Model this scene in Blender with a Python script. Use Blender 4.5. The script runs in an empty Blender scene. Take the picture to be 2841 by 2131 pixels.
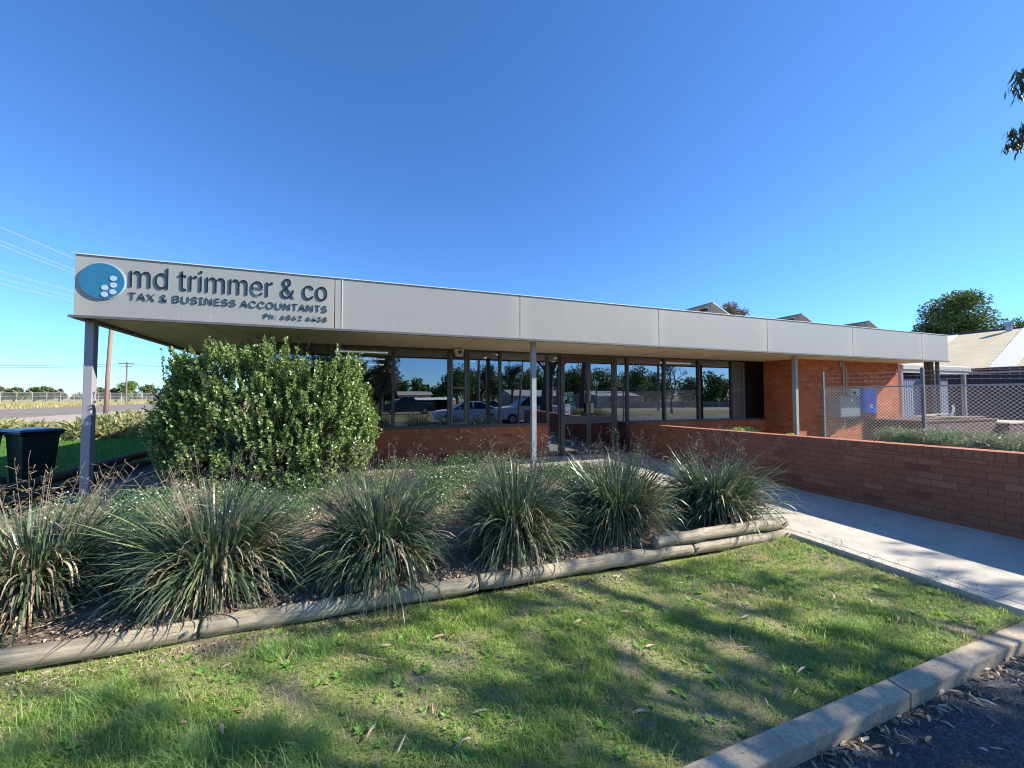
import bpy, bmesh, math, random
import numpy as np
from mathutils import Vector, Matrix
random.seed(7); RNG = np.random.default_rng(11)
sc = bpy.context.scene; C = sc.collection
R = math.radians

# ---------------------------------------------------------------- camera, sky, sun
cam_d = bpy.data.cameras.new('camera'); cam = bpy.data.objects.new('camera', cam_d); C.objects.link(cam)
cam.location = (0, 0, 1.53)
cam.rotation_euler = (R(90 + 1.887), 0, R(-19.1))
cam_d.sensor_width = 36; cam_d.lens = 36 * 1068.5 / 2841
cam_d.clip_end = 3000; cam_d.clip_start = 0.05
sc.camera = cam
SUN = Vector((1, -0.36, 0.70)).normalized()
sun_el = math.asin(SUN.z)
w = bpy.data.worlds.new('World'); sc.world = w; w.use_nodes = True
nt = w.node_tree; bg = nt.nodes['Background']
sky = nt.nodes.new('ShaderNodeTexSky'); sky.sky_type = 'NISHITA'; sky.sun_disc = False
sky.sun_elevation = sun_el; sky.sun_rotation = math.atan2(SUN.x, SUN.y)
sky.altitude = 300; sky.air_density = 1.0; sky.dust_density = 0.1; sky.ozone_density = 3.5
tint = nt.nodes.new('ShaderNodeMix'); tint.data_type = 'RGBA'; tint.blend_type = 'MULTIPLY'; tint.inputs[0].default_value = 1
tint.inputs[7].default_value = (.54, .87, 1.24, 1)
nt.links.new(sky.outputs[0], tint.inputs[6]); nt.links.new(tint.outputs[2], bg.inputs[0]); bg.inputs[1].default_value = 0.094
sd = bpy.data.lights.new('sun', 'SUN'); sd.energy = 5.0; sd.angle = R(0.5); sd.color = (1, .94, .83)
so = bpy.data.objects.new('sun', sd); C.objects.link(so)
so.rotation_euler = SUN.to_track_quat('Z', 'Y').to_euler(); so.location = (30, -10, 20)
sc.view_settings.view_transform = 'Standard'; sc.view_settings.look = 'None'
sc.view_settings.gamma = 1; sc.view_settings.exposure = 1.05
try: sc.cycles.filter_width = 1.1
except Exception: pass

# ---------------------------------------------------------------- tags
def tag(o, label=None, cat=None, group=None, kind=None):
    if label: o['label'] = label
    if cat: o['category'] = cat
    if group: o['group'] = group
    if kind: o['kind'] = kind
    return o
def empty(name, loc, label, cat, group=None, rz=0):
    o = bpy.data.objects.new(name, None); C.objects.link(o); o.location = loc
    o.rotation_euler = (0, 0, rz); o.empty_display_size = .1
    return tag(o, label, cat, group)
def copy_tree(o, parent=None):
    c = o.copy(); C.objects.link(c); c.parent = parent
    for ch in list(o.children): copy_tree(ch, c)
    return c

# ---------------------------------------------------------------- materials
def srgb(r, g, b):
    f = lambda v: (v / 255 / 12.92) if v / 255 <= .04045 else ((v / 255 + .055) / 1.055) ** 2.4
    return (f(r), f(g), f(b), 1)
def newmat(name):
    m = bpy.data.materials.new(name); m.use_nodes = True
    return m, m.node_tree, m.node_tree.nodes['Principled BSDF']
def N(nt, t, **k):
    n = nt.nodes.new(t)
    for a, v in k.items():
        if a in n.inputs.keys() if isinstance(a, str) else False: n.inputs[a].default_value = v
        else: setattr(n, a, v)
    return n
def noise(nt, scale, detail=4, rough=.6, coord='Object', stretch=None):
    tc = nt.nodes.new('ShaderNodeTexCoord'); n = nt.nodes.new('ShaderNodeTexNoise')
    src = tc.outputs[coord]
    if stretch:
        mp = nt.nodes.new('ShaderNodeMapping'); mp.inputs['Scale'].default_value = stretch
        nt.links.new(src, mp.inputs[0]); src = mp.outputs[0]
    nt.links.new(src, n.inputs['Vector'])
    n.inputs['Scale'].default_value = scale; n.inputs['Detail'].default_value = detail
    n.inputs['Roughness'].default_value = rough
    return n.outputs['Fac']
def ramp(nt, fac, stops):
    r = nt.nodes.new('ShaderNodeValToRGB'); e = r.color_ramp.elements
    while len(e) < len(stops): e.new(.5)
    for i, (p, c) in enumerate(stops):
        e[i].position = p; e[i].color = c if len(c) == 4 else (*c, 1)
    nt.links.new(fac, r.inputs[0]); return r.outputs[0]
def mixc(nt, fac, a, b, mode='MIX'):
    m = nt.nodes.new('ShaderNodeMix'); m.data_type = 'RGBA'; m.blend_type = mode
    for i, v in ((0, fac), (6, a), (7, b)):
        if hasattr(v, 'links') or isinstance(v, bpy.types.NodeSocket): nt.links.new(v, m.inputs[i])
        else: m.inputs[i].default_value = v if i == 0 or len(v) == 4 else (*v, 1)
    return m.outputs[2]
def bump(nt, b, h, strength=.3, dist=.01):
    n = nt.nodes.new('ShaderNodeBump'); n.inputs['Strength'].default_value = strength
    n.inputs['Distance'].default_value = dist
    nt.links.new(h, n.inputs['Height']); nt.links.new(n.outputs[0], b.inputs['Normal'])
def simple(name, col, rough=.6, metal=0, var=.15, scale=6, bmp=0, bscale=60, spec=.5, stretch=None):
    m, nt, b = newmat(name)
    c = [*col[:3], 1]
    lo = [v * (1 - var) for v in c[:3]] + [1]; hi = [min(1, v * (1 + var)) for v in c[:3]] + [1]
    f = noise(nt, scale, 6, .65, stretch=stretch)
    nt.links.new(ramp(nt, f, [(.3, lo), (.7, hi)]), b.inputs['Base Color'])
    b.inputs['Roughness'].default_value = rough; b.inputs['Metallic'].default_value = metal
    b.inputs['Specular IOR Level'].default_value = spec
    if bmp: bump(nt, b, noise(nt, bscale, 5, .7, stretch=stretch), bmp, .01)
    return m
def leafmat(name, a, b_, c3=None, transl=.35, rough=.5, patch=None, spec=.4):
    m, nt, b = newmat(name)
    g = nt.nodes.new('ShaderNodeNewGeometry')
    st = [(0, a), (1, b_)] if c3 is None else [(0, a), (.6, b_), (1, c3)]
    col = ramp(nt, g.outputs['Random Per Island'], st)
    if patch:
        f = noise(nt, patch[0], 3, .5); f = ramp(nt, f, [(patch[2], (0, 0, 0)), (patch[3], (1, 1, 1))])
        col = mixc(nt, f, col, patch[1])
    nt.links.new(col, b.inputs['Base Color'])
    b.inputs['Roughness'].default_value = rough; b.inputs['Specular IOR Level'].default_value = spec
    t = nt.nodes.new('ShaderNodeBsdfTranslucent'); nt.links.new(col, t.inputs[0])
    mx = nt.nodes.new('ShaderNodeMixShader'); mx.inputs[0].default_value = transl
    nt.links.new(b.outputs[0], mx.inputs[1]); nt.links.new(t.outputs[0], mx.inputs[2])
    nt.links.new(mx.outputs[0], nt.nodes['Material Output'].inputs[0])
    return m
def emis(name, col, s):
    m, nt, b = newmat(name)
    b.inputs['Base Color'].default_value = (*col, 1)
    b.inputs['Emission Color'].default_value = (*col, 1); b.inputs['Emission Strength'].default_value = s
    return m
def brick(name, c1, c2, c3, mortar, bw=.24, bh=.086, off=.5, rot=0, ms=.0055, v0=0, bmp=.35):
    m, nt, b = newmat(name)
    uv = nt.nodes.new('ShaderNodeUVMap'); mp = nt.nodes.new('ShaderNodeMapping')
    mp.inputs['Location'].default_value = (0, v0, 0)
    nt.links.new(uv.outputs[0], mp.inputs[0])
    t = nt.nodes.new('ShaderNodeTexBrick'); t.offset = off
    t.inputs['Scale'].default_value = 1; t.inputs['Brick Width'].default_value = bw
    t.inputs['Row Height'].default_value = bh; t.inputs['Mortar Size'].default_value = ms
    t.inputs['Mortar Smooth'].default_value = .15; t.inputs['Bias'].default_value = 0
    t.inputs['Color1'].default_value = (0, 0, 0, 1); t.inputs['Color2'].default_value = (1, 1, 1, 1)
    t.inputs['Mortar'].default_value = (.5, .5, .5, 1)
    nt.links.new(mp.outputs[0], t.inputs[0])
    base = ramp(nt, t.outputs['Color'], [(.0, c2), (.18, c1), (.8, c1), (1, c3)])
    nz = noise(nt, 38, 8, .75); nz2 = noise(nt, 1.6, 4, .6)
    base = mixc(nt, .65, base, ramp(nt, nz, [(.25, (.45, .45, .45)), (.75, (1.45, 1.4, 1.35))]), 'MULTIPLY')
    base = mixc(nt, .5, base, ramp(nt, nz2, [(.3, (.75, .75, .75)), (.7, (1.25, 1.2, 1.2))]), 'MULTIPLY')
    col = mixc(nt, t.outputs['Fac'], base, mortar)
    nt.links.new(col, b.inputs['Base Color']); b.inputs['Roughness'].default_value = .9
    b.inputs['Specular IOR Level'].default_value = .2
    h = nt.nodes.new('ShaderNodeMath'); h.operation = 'MULTIPLY_ADD'
    nt.links.new(t.outputs['Fac'], h.inputs[0]); h.inputs[1].default_value = -1
    nt.links.new(nz, h.inputs[2]); bump(nt, b, h.outputs[0], bmp, .006)
    return m

M = {}
b1, b2, b3 = (.45, .145, .068, 1), (.33, .095, .05, 1), (.52, .22, .11, 1)
mort = (.36, .12, .062, 1)
M['brick'] = brick('red_brick', b1, b2, b3, mort, v0=.052)
M['soldier'] = brick('red_brick_on_edge', b1, b2, b3, mort, bw=.0865, bh=.12, off=0, ms=.006, v0=.04)
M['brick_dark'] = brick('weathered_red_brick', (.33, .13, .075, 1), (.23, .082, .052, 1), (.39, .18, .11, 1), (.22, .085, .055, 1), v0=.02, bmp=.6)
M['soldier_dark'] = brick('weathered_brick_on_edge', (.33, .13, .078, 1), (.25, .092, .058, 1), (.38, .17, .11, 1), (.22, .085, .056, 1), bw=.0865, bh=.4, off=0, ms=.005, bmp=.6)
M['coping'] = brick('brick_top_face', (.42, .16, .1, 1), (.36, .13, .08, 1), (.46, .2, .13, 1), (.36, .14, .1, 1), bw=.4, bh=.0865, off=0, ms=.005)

def panel_mat():
    m, nt, b = newmat('fascia_cream_panel')
    f = noise(nt, 1.3, 5, .6); f2 = noise(nt, 9, 6, .7, stretch=(1, 1, .25))
    col = mixc(nt, f, (.325, .32, .295, 1), (.355, .35, .325, 1))
    col = mixc(nt, .5, col, ramp(nt, f2, [(.35, (.95, .95, .94)), (.6, (1.02, 1.02, 1.02))]), 'MULTIPLY')
    # chalky drips along the lower edge and fine scratches
    geo = nt.nodes.new('ShaderNodeNewGeometry'); sx = nt.nodes.new('ShaderNodeSeparateXYZ')
    nt.links.new(geo.outputs['Position'], sx.inputs[0])
    low = nt.nodes.new('ShaderNodeMapRange'); low.inputs[1].default_value = 2.86; low.inputs[2].default_value = 2.66
    nt.links.new(sx.outputs[2], low.inputs[0])
    d = noise(nt, 14, 6, .8, stretch=(1.2, 1, .35)); d = ramp(nt, d, [(.56, (0, 0, 0)), (.8, (.6, .6, .6))])
    mm = nt.nodes.new('ShaderNodeMath'); mm.operation = 'MULTIPLY'
    nt.links.new(low.outputs[0], mm.inputs[0]); nt.links.new(d, mm.inputs[1])
    col = mixc(nt, mm.outputs[0], col, (.7, .68, .62, 1))
    # panels have bleached beside each joint: joints lie every 3.26 m from x = -.705
    md = nt.nodes.new('ShaderNodeMath'); md.operation = 'PINGPONG'; sh = nt.nodes.new('ShaderNodeMath'); sh.operation = 'ADD'; sh.inputs[1].default_value = .705
    nt.links.new(sx.outputs[0], sh.inputs[0]); nt.links.new(sh.outputs[0], md.inputs[0]); md.inputs[1].default_value = 1.631
    bl = nt.nodes.new('ShaderNodeMapRange'); bl.inputs[1].default_value = .28; bl.inputs[2].default_value = .02; nt.links.new(md.outputs[0], bl.inputs[0])
    bm_ = nt.nodes.new('ShaderNodeMath'); bm_.operation = 'MULTIPLY'; bm_.inputs[1].default_value = .45; nt.links.new(bl.outputs[0], bm_.inputs[0])
    col = mixc(nt, bm_.outputs[0], col, (.46, .43, .36, 1))
    v = nt.nodes.new('ShaderNodeTexVoronoi'); v.inputs['Scale'].default_value = 1.1
    tc = nt.nodes.new('ShaderNodeTexCoord'); mp = nt.nodes.new('ShaderNodeMapping')
    mp.inputs['Scale'].default_value = (14, 1, 1.4); nt.links.new(tc.outputs['Object'], mp.inputs[0]); nt.links.new(mp.outputs[0], v.inputs[0])
    s = ramp(nt, v.outputs['Distance'], [(.02, (1, 1, 1)), (.045, (0, 0, 0))])
    col = mixc(nt, s, col, (.3, .29, .27, 1))
    nt.links.new(col, b.inputs['Base Color']); b.inputs['Roughness'].default_value = .42
    return m
M['panel'] = panel_mat()
M['trim'] = simple('aluminium_trim', (.16, .15, .14), .45, .3)
M['soffit'] = simple('cream_soffit_board', (.74, .64, .47), .8, var=.04, scale=2)
M['bronze'] = simple('bronze_anodised_frame', (.105, .088, .072), .42, .3, var=.2)
M['tan'] = simple('tan_frame', (.17, .145, .11), .5, .2)
M['post'] = simple('grey_painted_post', (.36, .36, .38), .5, var=.12, scale=4, bmp=.1)
def flecked_paint():
    m, nt, b = newmat('flecked_grey_paint')
    f = noise(nt, 22, 8, .75); f = ramp(nt, f, [(.60, (0, 0, 0)), (.64, (1, 1, 1))])  # pale flecks over the grey, only on the lower part of the post
    geo = nt.nodes.new('ShaderNodeNewGeometry'); sx = nt.nodes.new('ShaderNodeSeparateXYZ')
    nt.links.new(geo.outputs['Position'], sx.inputs[0])
    low = nt.nodes.new('ShaderNodeMapRange'); low.inputs[1].default_value = 1.7; low.inputs[2].default_value = 1.2
    nt.links.new(sx.outputs[2], low.inputs[0])
    mm = nt.nodes.new('ShaderNodeMath'); mm.operation = 'MULTIPLY'
    nt.links.new(low.outputs[0], mm.inputs[0]); nt.links.new(f, mm.inputs[1])
    col = mixc(nt, mm.outputs[0], (.30, .29, .32, 1), (.62, .6, .55, 1))
    nt.links.new(col, b.inputs['Base Color']); b.inputs['Roughness'].default_value = .5
    return m
M['post_flecked'] = flecked_paint()
M['white'] = simple('white_paint', (.7, .7, .68), .5, var=.06)
M['letter'] = simple('dark_navy_letter', (.018, .015, .03), .35, var=.1)
M['letter_side'] = simple('teal_letter_edge', (.12, .24, .27), .4, var=.1)
M['logo'] = simple('blue_logo_disc', (.025, .17, .29), .35, var=.08)
M['logo_rim'] = simple('pale_rim', (.42, .55, .62), .4, var=.05)
M['logo_dot'] = simple('silver_blue_dot', (.42, .52, .58), .35, var=.05)
M['black'] = simple('black_panel', (.004, .004, .005), .5, var=.1, spec=.2)
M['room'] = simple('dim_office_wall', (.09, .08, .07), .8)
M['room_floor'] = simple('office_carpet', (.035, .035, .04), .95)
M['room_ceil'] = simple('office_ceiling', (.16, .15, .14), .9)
M['tube'] = emis('fluorescent_tube', (.95, 1, .93), 5.0)
M['down'] = emis('downlight_lens', (1, .95, .85), 7)
M['globe'] = emis('lamp_globe', (1, .9, .7), .6)
def glass():
    m = bpy.data.materials.new('tinted_reflective_glass'); m.use_nodes = True; nt = m.node_tree
    nt.nodes.remove(nt.nodes['Principled BSDF'])
    g = nt.nodes.new('ShaderNodeBsdfGlossy'); g.inputs['Color'].default_value = (.72, .78, .92, 1); g.inputs['Roughness'].default_value = 0.004
    t = nt.nodes.new('ShaderNodeBsdfTransparent'); t.inputs[0].default_value = (.22, .23, .23, 1)
    lw = nt.nodes.new('ShaderNodeLayerWeight'); lw.inputs[0].default_value = .25
    mr = nt.nodes.new('ShaderNodeMapRange'); mr.inputs[3].default_value = .32; mr.inputs[4].default_value = .9
    nt.links.new(lw.outputs['Fresnel'], mr.inputs[0])
    mx = nt.nodes.new('ShaderNodeMixShader'); nt.links.new(mr.outputs[0], mx.inputs[0])
    nt.links.new(t.outputs[0], mx.inputs[1]); nt.links.new(g.outputs[0], mx.inputs[2])
    nz = noise(nt, .9, 2, .4); bp = nt.nodes.new('ShaderNodeBump'); bp.inputs['Strength'].default_value = .05; bp.inputs['Distance'].default_value = .02
    nt.links.new(nz, bp.inputs['Height']); nt.links.new(bp.outputs[0], g.inputs['Normal'])
    nt.links.new(mx.outputs[0], nt.nodes['Material Output'].inputs[0])
    return m
M['glass'] = glass()
M['carglass'] = simple('car_glass', (.015, .02, .025), .03, 0, spec=.8)

def lawn_mat(name, g1, g2, dry, p0, p1, sc_=2.2):
    m, nt, b = newmat(name)
    f = noise(nt, sc_, 6, .65); fine = noise(nt, 55, 6, .8)
    col = ramp(nt, fine, [(.3, g1), (.7, g2)])
    dr = mixc(nt, fine, [v * .55 for v in dry[:3]] + [1], dry)
    col = mixc(nt, ramp(nt, f, [(p0, (0, 0, 0)), (p1, (1, 1, 1))]), col, dr)
    nt.links.new(col, b.inputs['Base Color']); b.inputs['Roughness'].default_value = .95
    b.inputs['Specular IOR Level'].default_value = .1
    bump(nt, b, fine, .8, .03); return m
M['lawn'] = lawn_mat('lawn_soil', (.20, .24, .07, 1), (.36, .40, .13, 1), (.54, .44, .29, 1), .47, .64)
M['back_lawn'] = lawn_mat('back_lawn', (.07, .18, .025, 1), (.13, .27, .035, 1), (.22, .28, .07, 1), .55, .8)
M['paddock'] = lawn_mat('dry_grassland', (.20, .19, .07, 1), (.34, .30, .12, 1), (.44, .35, .17, 1), .45, .65, .12)
M['verge'] = lawn_mat('mown_verge', (.10, .12, .03, 1), (.2, .2, .06, 1), (.34, .28, .14, 1), .45, .6, .5)
def asphalt(name, lo, hi, scale=90):
    m, nt, b = newmat(name)
    tc = nt.nodes.new('ShaderNodeTexCoord'); v = nt.nodes.new('ShaderNodeTexVoronoi'); v.inputs['Scale'].default_value = scale
    nt.links.new(tc.outputs['Object'], v.inputs[0])
    f = noise(nt, 1.2, 4, .6)
    col = mixc(nt, v.outputs['Color'], lo, hi)
    sep = nt.nodes.new('ShaderNodeSeparateColor'); nt.links.new(v.outputs['Color'], sep.inputs[0])
    col = ramp(nt, sep.outputs[0], [(0, lo), (.75, [(a + c) / 2 for a, c in zip(lo, hi)]), (1, hi)])
    col = mixc(nt, .6, col, ramp(nt, f, [(.3, (.7, .7, .7)), (.7, (1.2, 1.2, 1.2))]), 'MULTIPLY')
    nt.links.new(col, b.inputs['Base Color']); b.inputs['Roughness'].default_value = .85
    h = nt.nodes.new('ShaderNodeMath'); h.operation = 'SUBTRACT'; h.inputs[0].default_value = 1
    nt.links.new(v.outputs['Distance'], h.inputs[1]); bump(nt, b, h.outputs[0], .9, .012); return m
M['asphalt'] = asphalt('carpark_asphalt', (.025, .027, .032, 1), (.14, .14, .15, 1), 95)
M['road'] = asphalt('old_road_seal', (.19, .155, .125, 1), (.27, .225, .185, 1), 20)
M['gravel'] = lawn_mat('gravel_shoulder', (.36, .29, .24, 1), (.46, .38, .31, 1), (.42, .38, .26, 1), .5, .7, .8)
def concrete(name, base, dark, seams=True, sc2=1.4):
    m, nt, b = newmat(name)
    f = noise(nt, sc2, 6, .65); g = noise(nt, 70, 8, .8)
    col = ramp(nt, f, [(.3, dark), (.7, base)])
    col = mixc(nt, .5, col, ramp(nt, g, [(.3, (.7, .7, .7)), (.7, (1.2, 1.2, 1.18))]), 'MULTIPLY')
    st = noise(nt, 2.6, 7, .8); col = mixc(nt, .6, col, ramp(nt, st, [(.38, (.72, .70, .68)), (.55, (1, 1, 1))]), 'MULTIPLY')
    sp = noise(nt, 9, 3, .5); col = mixc(nt, ramp(nt, sp, [(.71, (0, 0, 0)), (.74, (1, 1, 1))]), col, [v * .55 for v in dark[:3]] + [1])
    nt.links.new(col, b.inputs['Base Color']); b.inputs['Roughness'].default_value = .9
    bump(nt, b, g, .25, .006); return m
M['path'] = concrete('path_concrete', (.58, .53, .44, 1), (.48, .44, .37, 1))
def kerbmat():
    m, nt, b = newmat('kerb_concrete')
    f = noise(nt, 5, 8, .75); g = noise(nt, 48, 8, .85)
    col = ramp(nt, f, [(.3, (.36, .28, .19, 1)), (.65, (.58, .47, .33, 1))])
    col = mixc(nt, ramp(nt, g, [(.52, (0, 0, 0)), (.66, (1, 1, 1))]), col, (.11, .09, .075, 1))
    wp = noise(nt, 7, 8, .8, stretch=(1, 2, 2)); col = mixc(nt, ramp(nt, wp, [(.66, (0, 0, 0)), (.70, (.8, .8, .8))]), col, (.62, .62, .64, 1))
    nt.links.new(col, b.inputs['Base Color']); b.inputs['Roughness'].default_value = .92
    bump(nt, b, g, .5, .008); return m
M['kerb'] = kerbmat()
M['mulch'] = lawn_mat('bark_mulch', (.12, .085, .06, 1), (.28, .21, .15, 1), (.40, .31, .23, 1), .4, .65, 4)
def logmat(name, a, c):
    m, nt, b = newmat(name)
    f = noise(nt, 3, 8, .7, stretch=(1, 10, 10)); g = noise(nt, 6, 8, .8, stretch=(.6, 16, 16))
    big = noise(nt, 2.2, 5, .6)
    col = ramp(nt, f, [(.40, a), (.60, c)])
    col = mixc(nt, .6, col, ramp(nt, big, [(.35, (.62, .6, .58)), (.65, (1.2, 1.18, 1.1))]), 'MULTIPLY')
    col = mixc(nt, ramp(nt, g, [(.56, (0, 0, 0)), (.62, (1, 1, 1))]), col, [v * .3 for v in a[:3]] + [1])
    nt.links.new(col, b.inputs['Base Color']); b.inputs['Roughness'].default_value = .85
    bump(nt, b, g, .5, .006); return m
M['log'] = logmat('weathered_treated_pine', (.27, .22, .155, 1), (.48, .41, .29, 1))
M['log_dark'] = simple('dark_damp_timber', (.09, .075, .06), .9, var=.4, scale=8, bmp=.4)
M['bark'] = simple('gum_bark', (.10, .075, .055), .95, var=.5, scale=5, bmp=.8, bscale=14, stretch=(3, 3, .6))
M['pale_bark'] = simple('pale_gum_bark', (.33, .28, .22), .9, var=.3, scale=3, bmp=.4)
M['polewood'] = simple('power_pole_timber', (.27, .18, .14), .9, var=.25, scale=3, bmp=.3, stretch=(4, 4, .4))
M['greywood'] = simple('grey_pole_timber', (.16, .14, .13), .9, var=.2)
M['galv'] = simple('galvanised_steel', (.34, .36, .37), .45, .6, var=.15)
M['wire'] = simple('galvanised_wire', (.62, .62, .58), .5, .0, var=.1)
M['cable'] = simple('overhead_cable', (.06, .06, .065), .5)
M['palecable'] = simple('pale_aluminium_cable', (.5, .52, .56), .4)
M['navy'] = simple('navy_cladding', (.022, .024, .042), .6, var=.15, scale=1)
M['rustred'] = simple('oxide_red_gutter', (.13, .03, .03), .5)
M['bin'] = simple('dark_green_plastic', (.008, .022, .022), .35, var=.1)
M['binlid'] = simple('dark_lid_plastic', (.012, .018, .03), .28, var=.1)
M['rubber'] = simple('black_rubber', (.012, .012, .012), .8)
M['grey_box'] = simple('grey_meter_cabinet', (.16, .19, .21), .45, var=.06)
M['cream_box'] = simple('cream_switch_panel', (.45, .43, .37), .5, var=.05)
M['blue_box'] = simple('blue_inverter_case', (.015, .17, .72), .35, var=.05)
M['conduit'] = simple('grey_conduit', (.42, .41, .38), .5)
M['rust'] = simple('rusty_brown_steel', (.07, .024, .022), .75, var=.35, scale=7, bmp=.2)
M['plank'] = simple('pale_sawn_timber', (.45, .36, .25), .8, var=.2)
M['seam'] = simple('dark_joint', (.07, .06, .05), .8)
M['solar_back'] = simple('solar_backsheet', (.5, .46, .38), .6, var=.04)
M['solar_cell'] = simple('solar_cell_glass', (.01, .012, .03), .15)
M['carwhite'] = simple('white_car_paint', (.72, .72, .72), .22, var=.02)
M['carblue'] = simple('dark_blue_car_paint', (.02, .035, .09), .2, var=.05)
M['carblack'] = simple('charcoal_car_paint', (.03, .032, .035), .2, var=.05)
M['rim'] = simple('alloy_rim', (.45, .45, .46), .3, .7)
M['lampred'] = simple('red_lamp_lens', (.4, .02, .02), .2)
M['lampclear'] = simple('clear_lamp_lens', (.6, .62, .65), .1)
M['paper'] = simple('white_paper', (.7, .7, .68), .7, var=.03)
M['poster_green'] = simple('dark_green_poster', (.01, .085, .06), .6, var=.05)
M['poster_ink'] = simple('black_ink', (.03, .03, .05), .7)
M['poster_teal'] = simple('pale_teal_print', (.3, .5, .45), .7)
M['brass'] = simple('brass_lock_plate', (.45, .38, .24), .35, .6)
M['cream_wall'] = simple('cream_metal_wall', (.42, .38, .30), .6, var=.08)
M['grey_wall'] = simple('grey_fibro_wall', (.28, .27, .26), .7, var=.1)
M['tile_roof'] = simple('dull_tin_roof', (.38, .36, .34), .6, var=.1)
M['grey_fence'] = simple('grey_paling_fence', (.22, .21, .2), .8, var=.3, scale=3)

def roofmat(name, base, base2, band='Y'):
    m, nt, b = newmat(name)
    uv = nt.nodes.new('ShaderNodeUVMap'); wv = nt.nodes.new('ShaderNodeTexWave'); wv.inputs['Scale'].default_value = 2.1
    wv.bands_direction = band; nt.links.new(uv.outputs[0], wv.inputs[0])
    f = noise(nt, .8, 5, .6)
    col = ramp(nt, f, [(.3, base), (.7, base2)])
    col = mixc(nt, .35, col, ramp(nt, wv.outputs['Fac'], [(0, (.6, .6, .6)), (1, (1.1, 1.1, 1.1))]), 'MULTIPLY')
    nt.links.new(col, b.inputs['Base Color']); b.inputs['Roughness'].default_value = .85; b.inputs['Specular IOR Level'].default_value = .15
    bump(nt, b, wv.outputs['Fac'], .6, .03); return m
M['roof_old'] = roofmat('old_corrugated_roof', (.66, .53, .34, 1), (.78, .64, .42, 1))
M['roof_new'] = roofmat('clear_corrugated_sheet', (.80, .77, .72, 1), (.86, .84, .8, 1))
M['corr_grey'] = roofmat('blue_grey_corrugated_wall', (.15, .175, .26, 1), (.18, .205, .29, 1), 'X')

# foliage materials
M['strap'] = leafmat('strappy_leaf', (.055, .095, .06, 1), (.10, .155, .09, 1), (.24, .29, .12, 1), .25, .35, spec=.7)
M['strap_dry'] = leafmat('dry_strappy_leaf', (.11, .08, .06, 1), (.30, .23, .15, 1), (.58, .48, .33, 1), .2, .7)
M['stalk'] = leafmat('dry_flower_stalk', (.16, .125, .09, 1), (.42, .34, .23, 1), None, .1, .8)
M['grass'] = leafmat('lawn_grass', (.17, .31, .05, 1), (.38, .54, .11, 1), (.64, .68, .24, 1), .55, .6, patch=(2.6, (.58, .50, .28, 1), .55, .70))
M['tuft'] = leafmat('long_grass', (.18, .35, .09, 1), (.27, .44, .12, 1), (.38, .52, .20, 1), .45, .5)
M['straw'] = leafmat('dry_straw', (.34, .27, .16, 1), (.55, .46, .30, 1), None, .3, .8)
M['clover'] = leafmat('clover_leaf', (.13, .28, .05, 1), (.24, .42, .08, 1), None, .3, .6)
M['shrub'] = leafmat('glossy_shrub_leaf', (.10, .17, .035, 1), (.25, .35, .10, 1), (.50, .56, .25, 1), .22, .3, spec=.8)
M['shrub_in'] = simple('shrub_twig', (.05, .035, .025), .9)
M['daisy_leaf'] = leafmat('daisy_foliage', (.06, .13, .045, 1), (.12, .22, .08, 1), None, .3, .6)
M['petal'] = leafmat('white_daisy_petal', (.8, .78, .8, 1), (.85, .85, .85, 1), None, .3, .6)
M['lime'] = leafmat('lime_ground_leaf', (.22, .36, .03, 1), (.40, .50, .05, 1), None, .4, .5)
M['hedge'] = leafmat('grey_green_leaf', (.17, .21, .12, 1), (.30, .35, .21, 1), (.42, .44, .30, 1), .2, .6)
M['grevillea'] = leafmat('olive_hedge_leaf', (.20, .24, .09, 1), (.34, .36, .15, 1), (.40, .28, .17, 1), .3, .7)
M['gum'] = leafmat('gum_leaf', (.03, .05, .025, 1), (.06, .085, .04, 1), (.10, .11, .06, 1), .2, .5)
M['pine'] = leafmat('pine_foliage', (.05, .09, .025, 1), (.10, .16, .04, 1), (.18, .24, .07, 1), .2, .7)
M['fartree'] = leafmat('far_tree_leaf', (.10, .13, .05, 1), (.17, .20, .08, 1), None, .2, .8)
M['fargreen'] = leafmat('far_bright_leaf', (.14, .20, .045, 1), (.23, .30, .08, 1), None, .3, .8)
M['greytree'] = leafmat('brown_grey_leaf', (.12, .09, .06, 1), (.2, .16, .11, 1), None, .2, .8)
M['litter'] = leafmat('dead_gum_leaf', (.20, .12, .07, 1), (.44, .32, .2, 1), (.55, .47, .34, 1), .1, .6)
M['chip'] = leafmat('bark_chip', (.18, .125, .085, 1), (.42, .32, .22, 1), (.6, .5, .38, 1), 0.02, .9)

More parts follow.
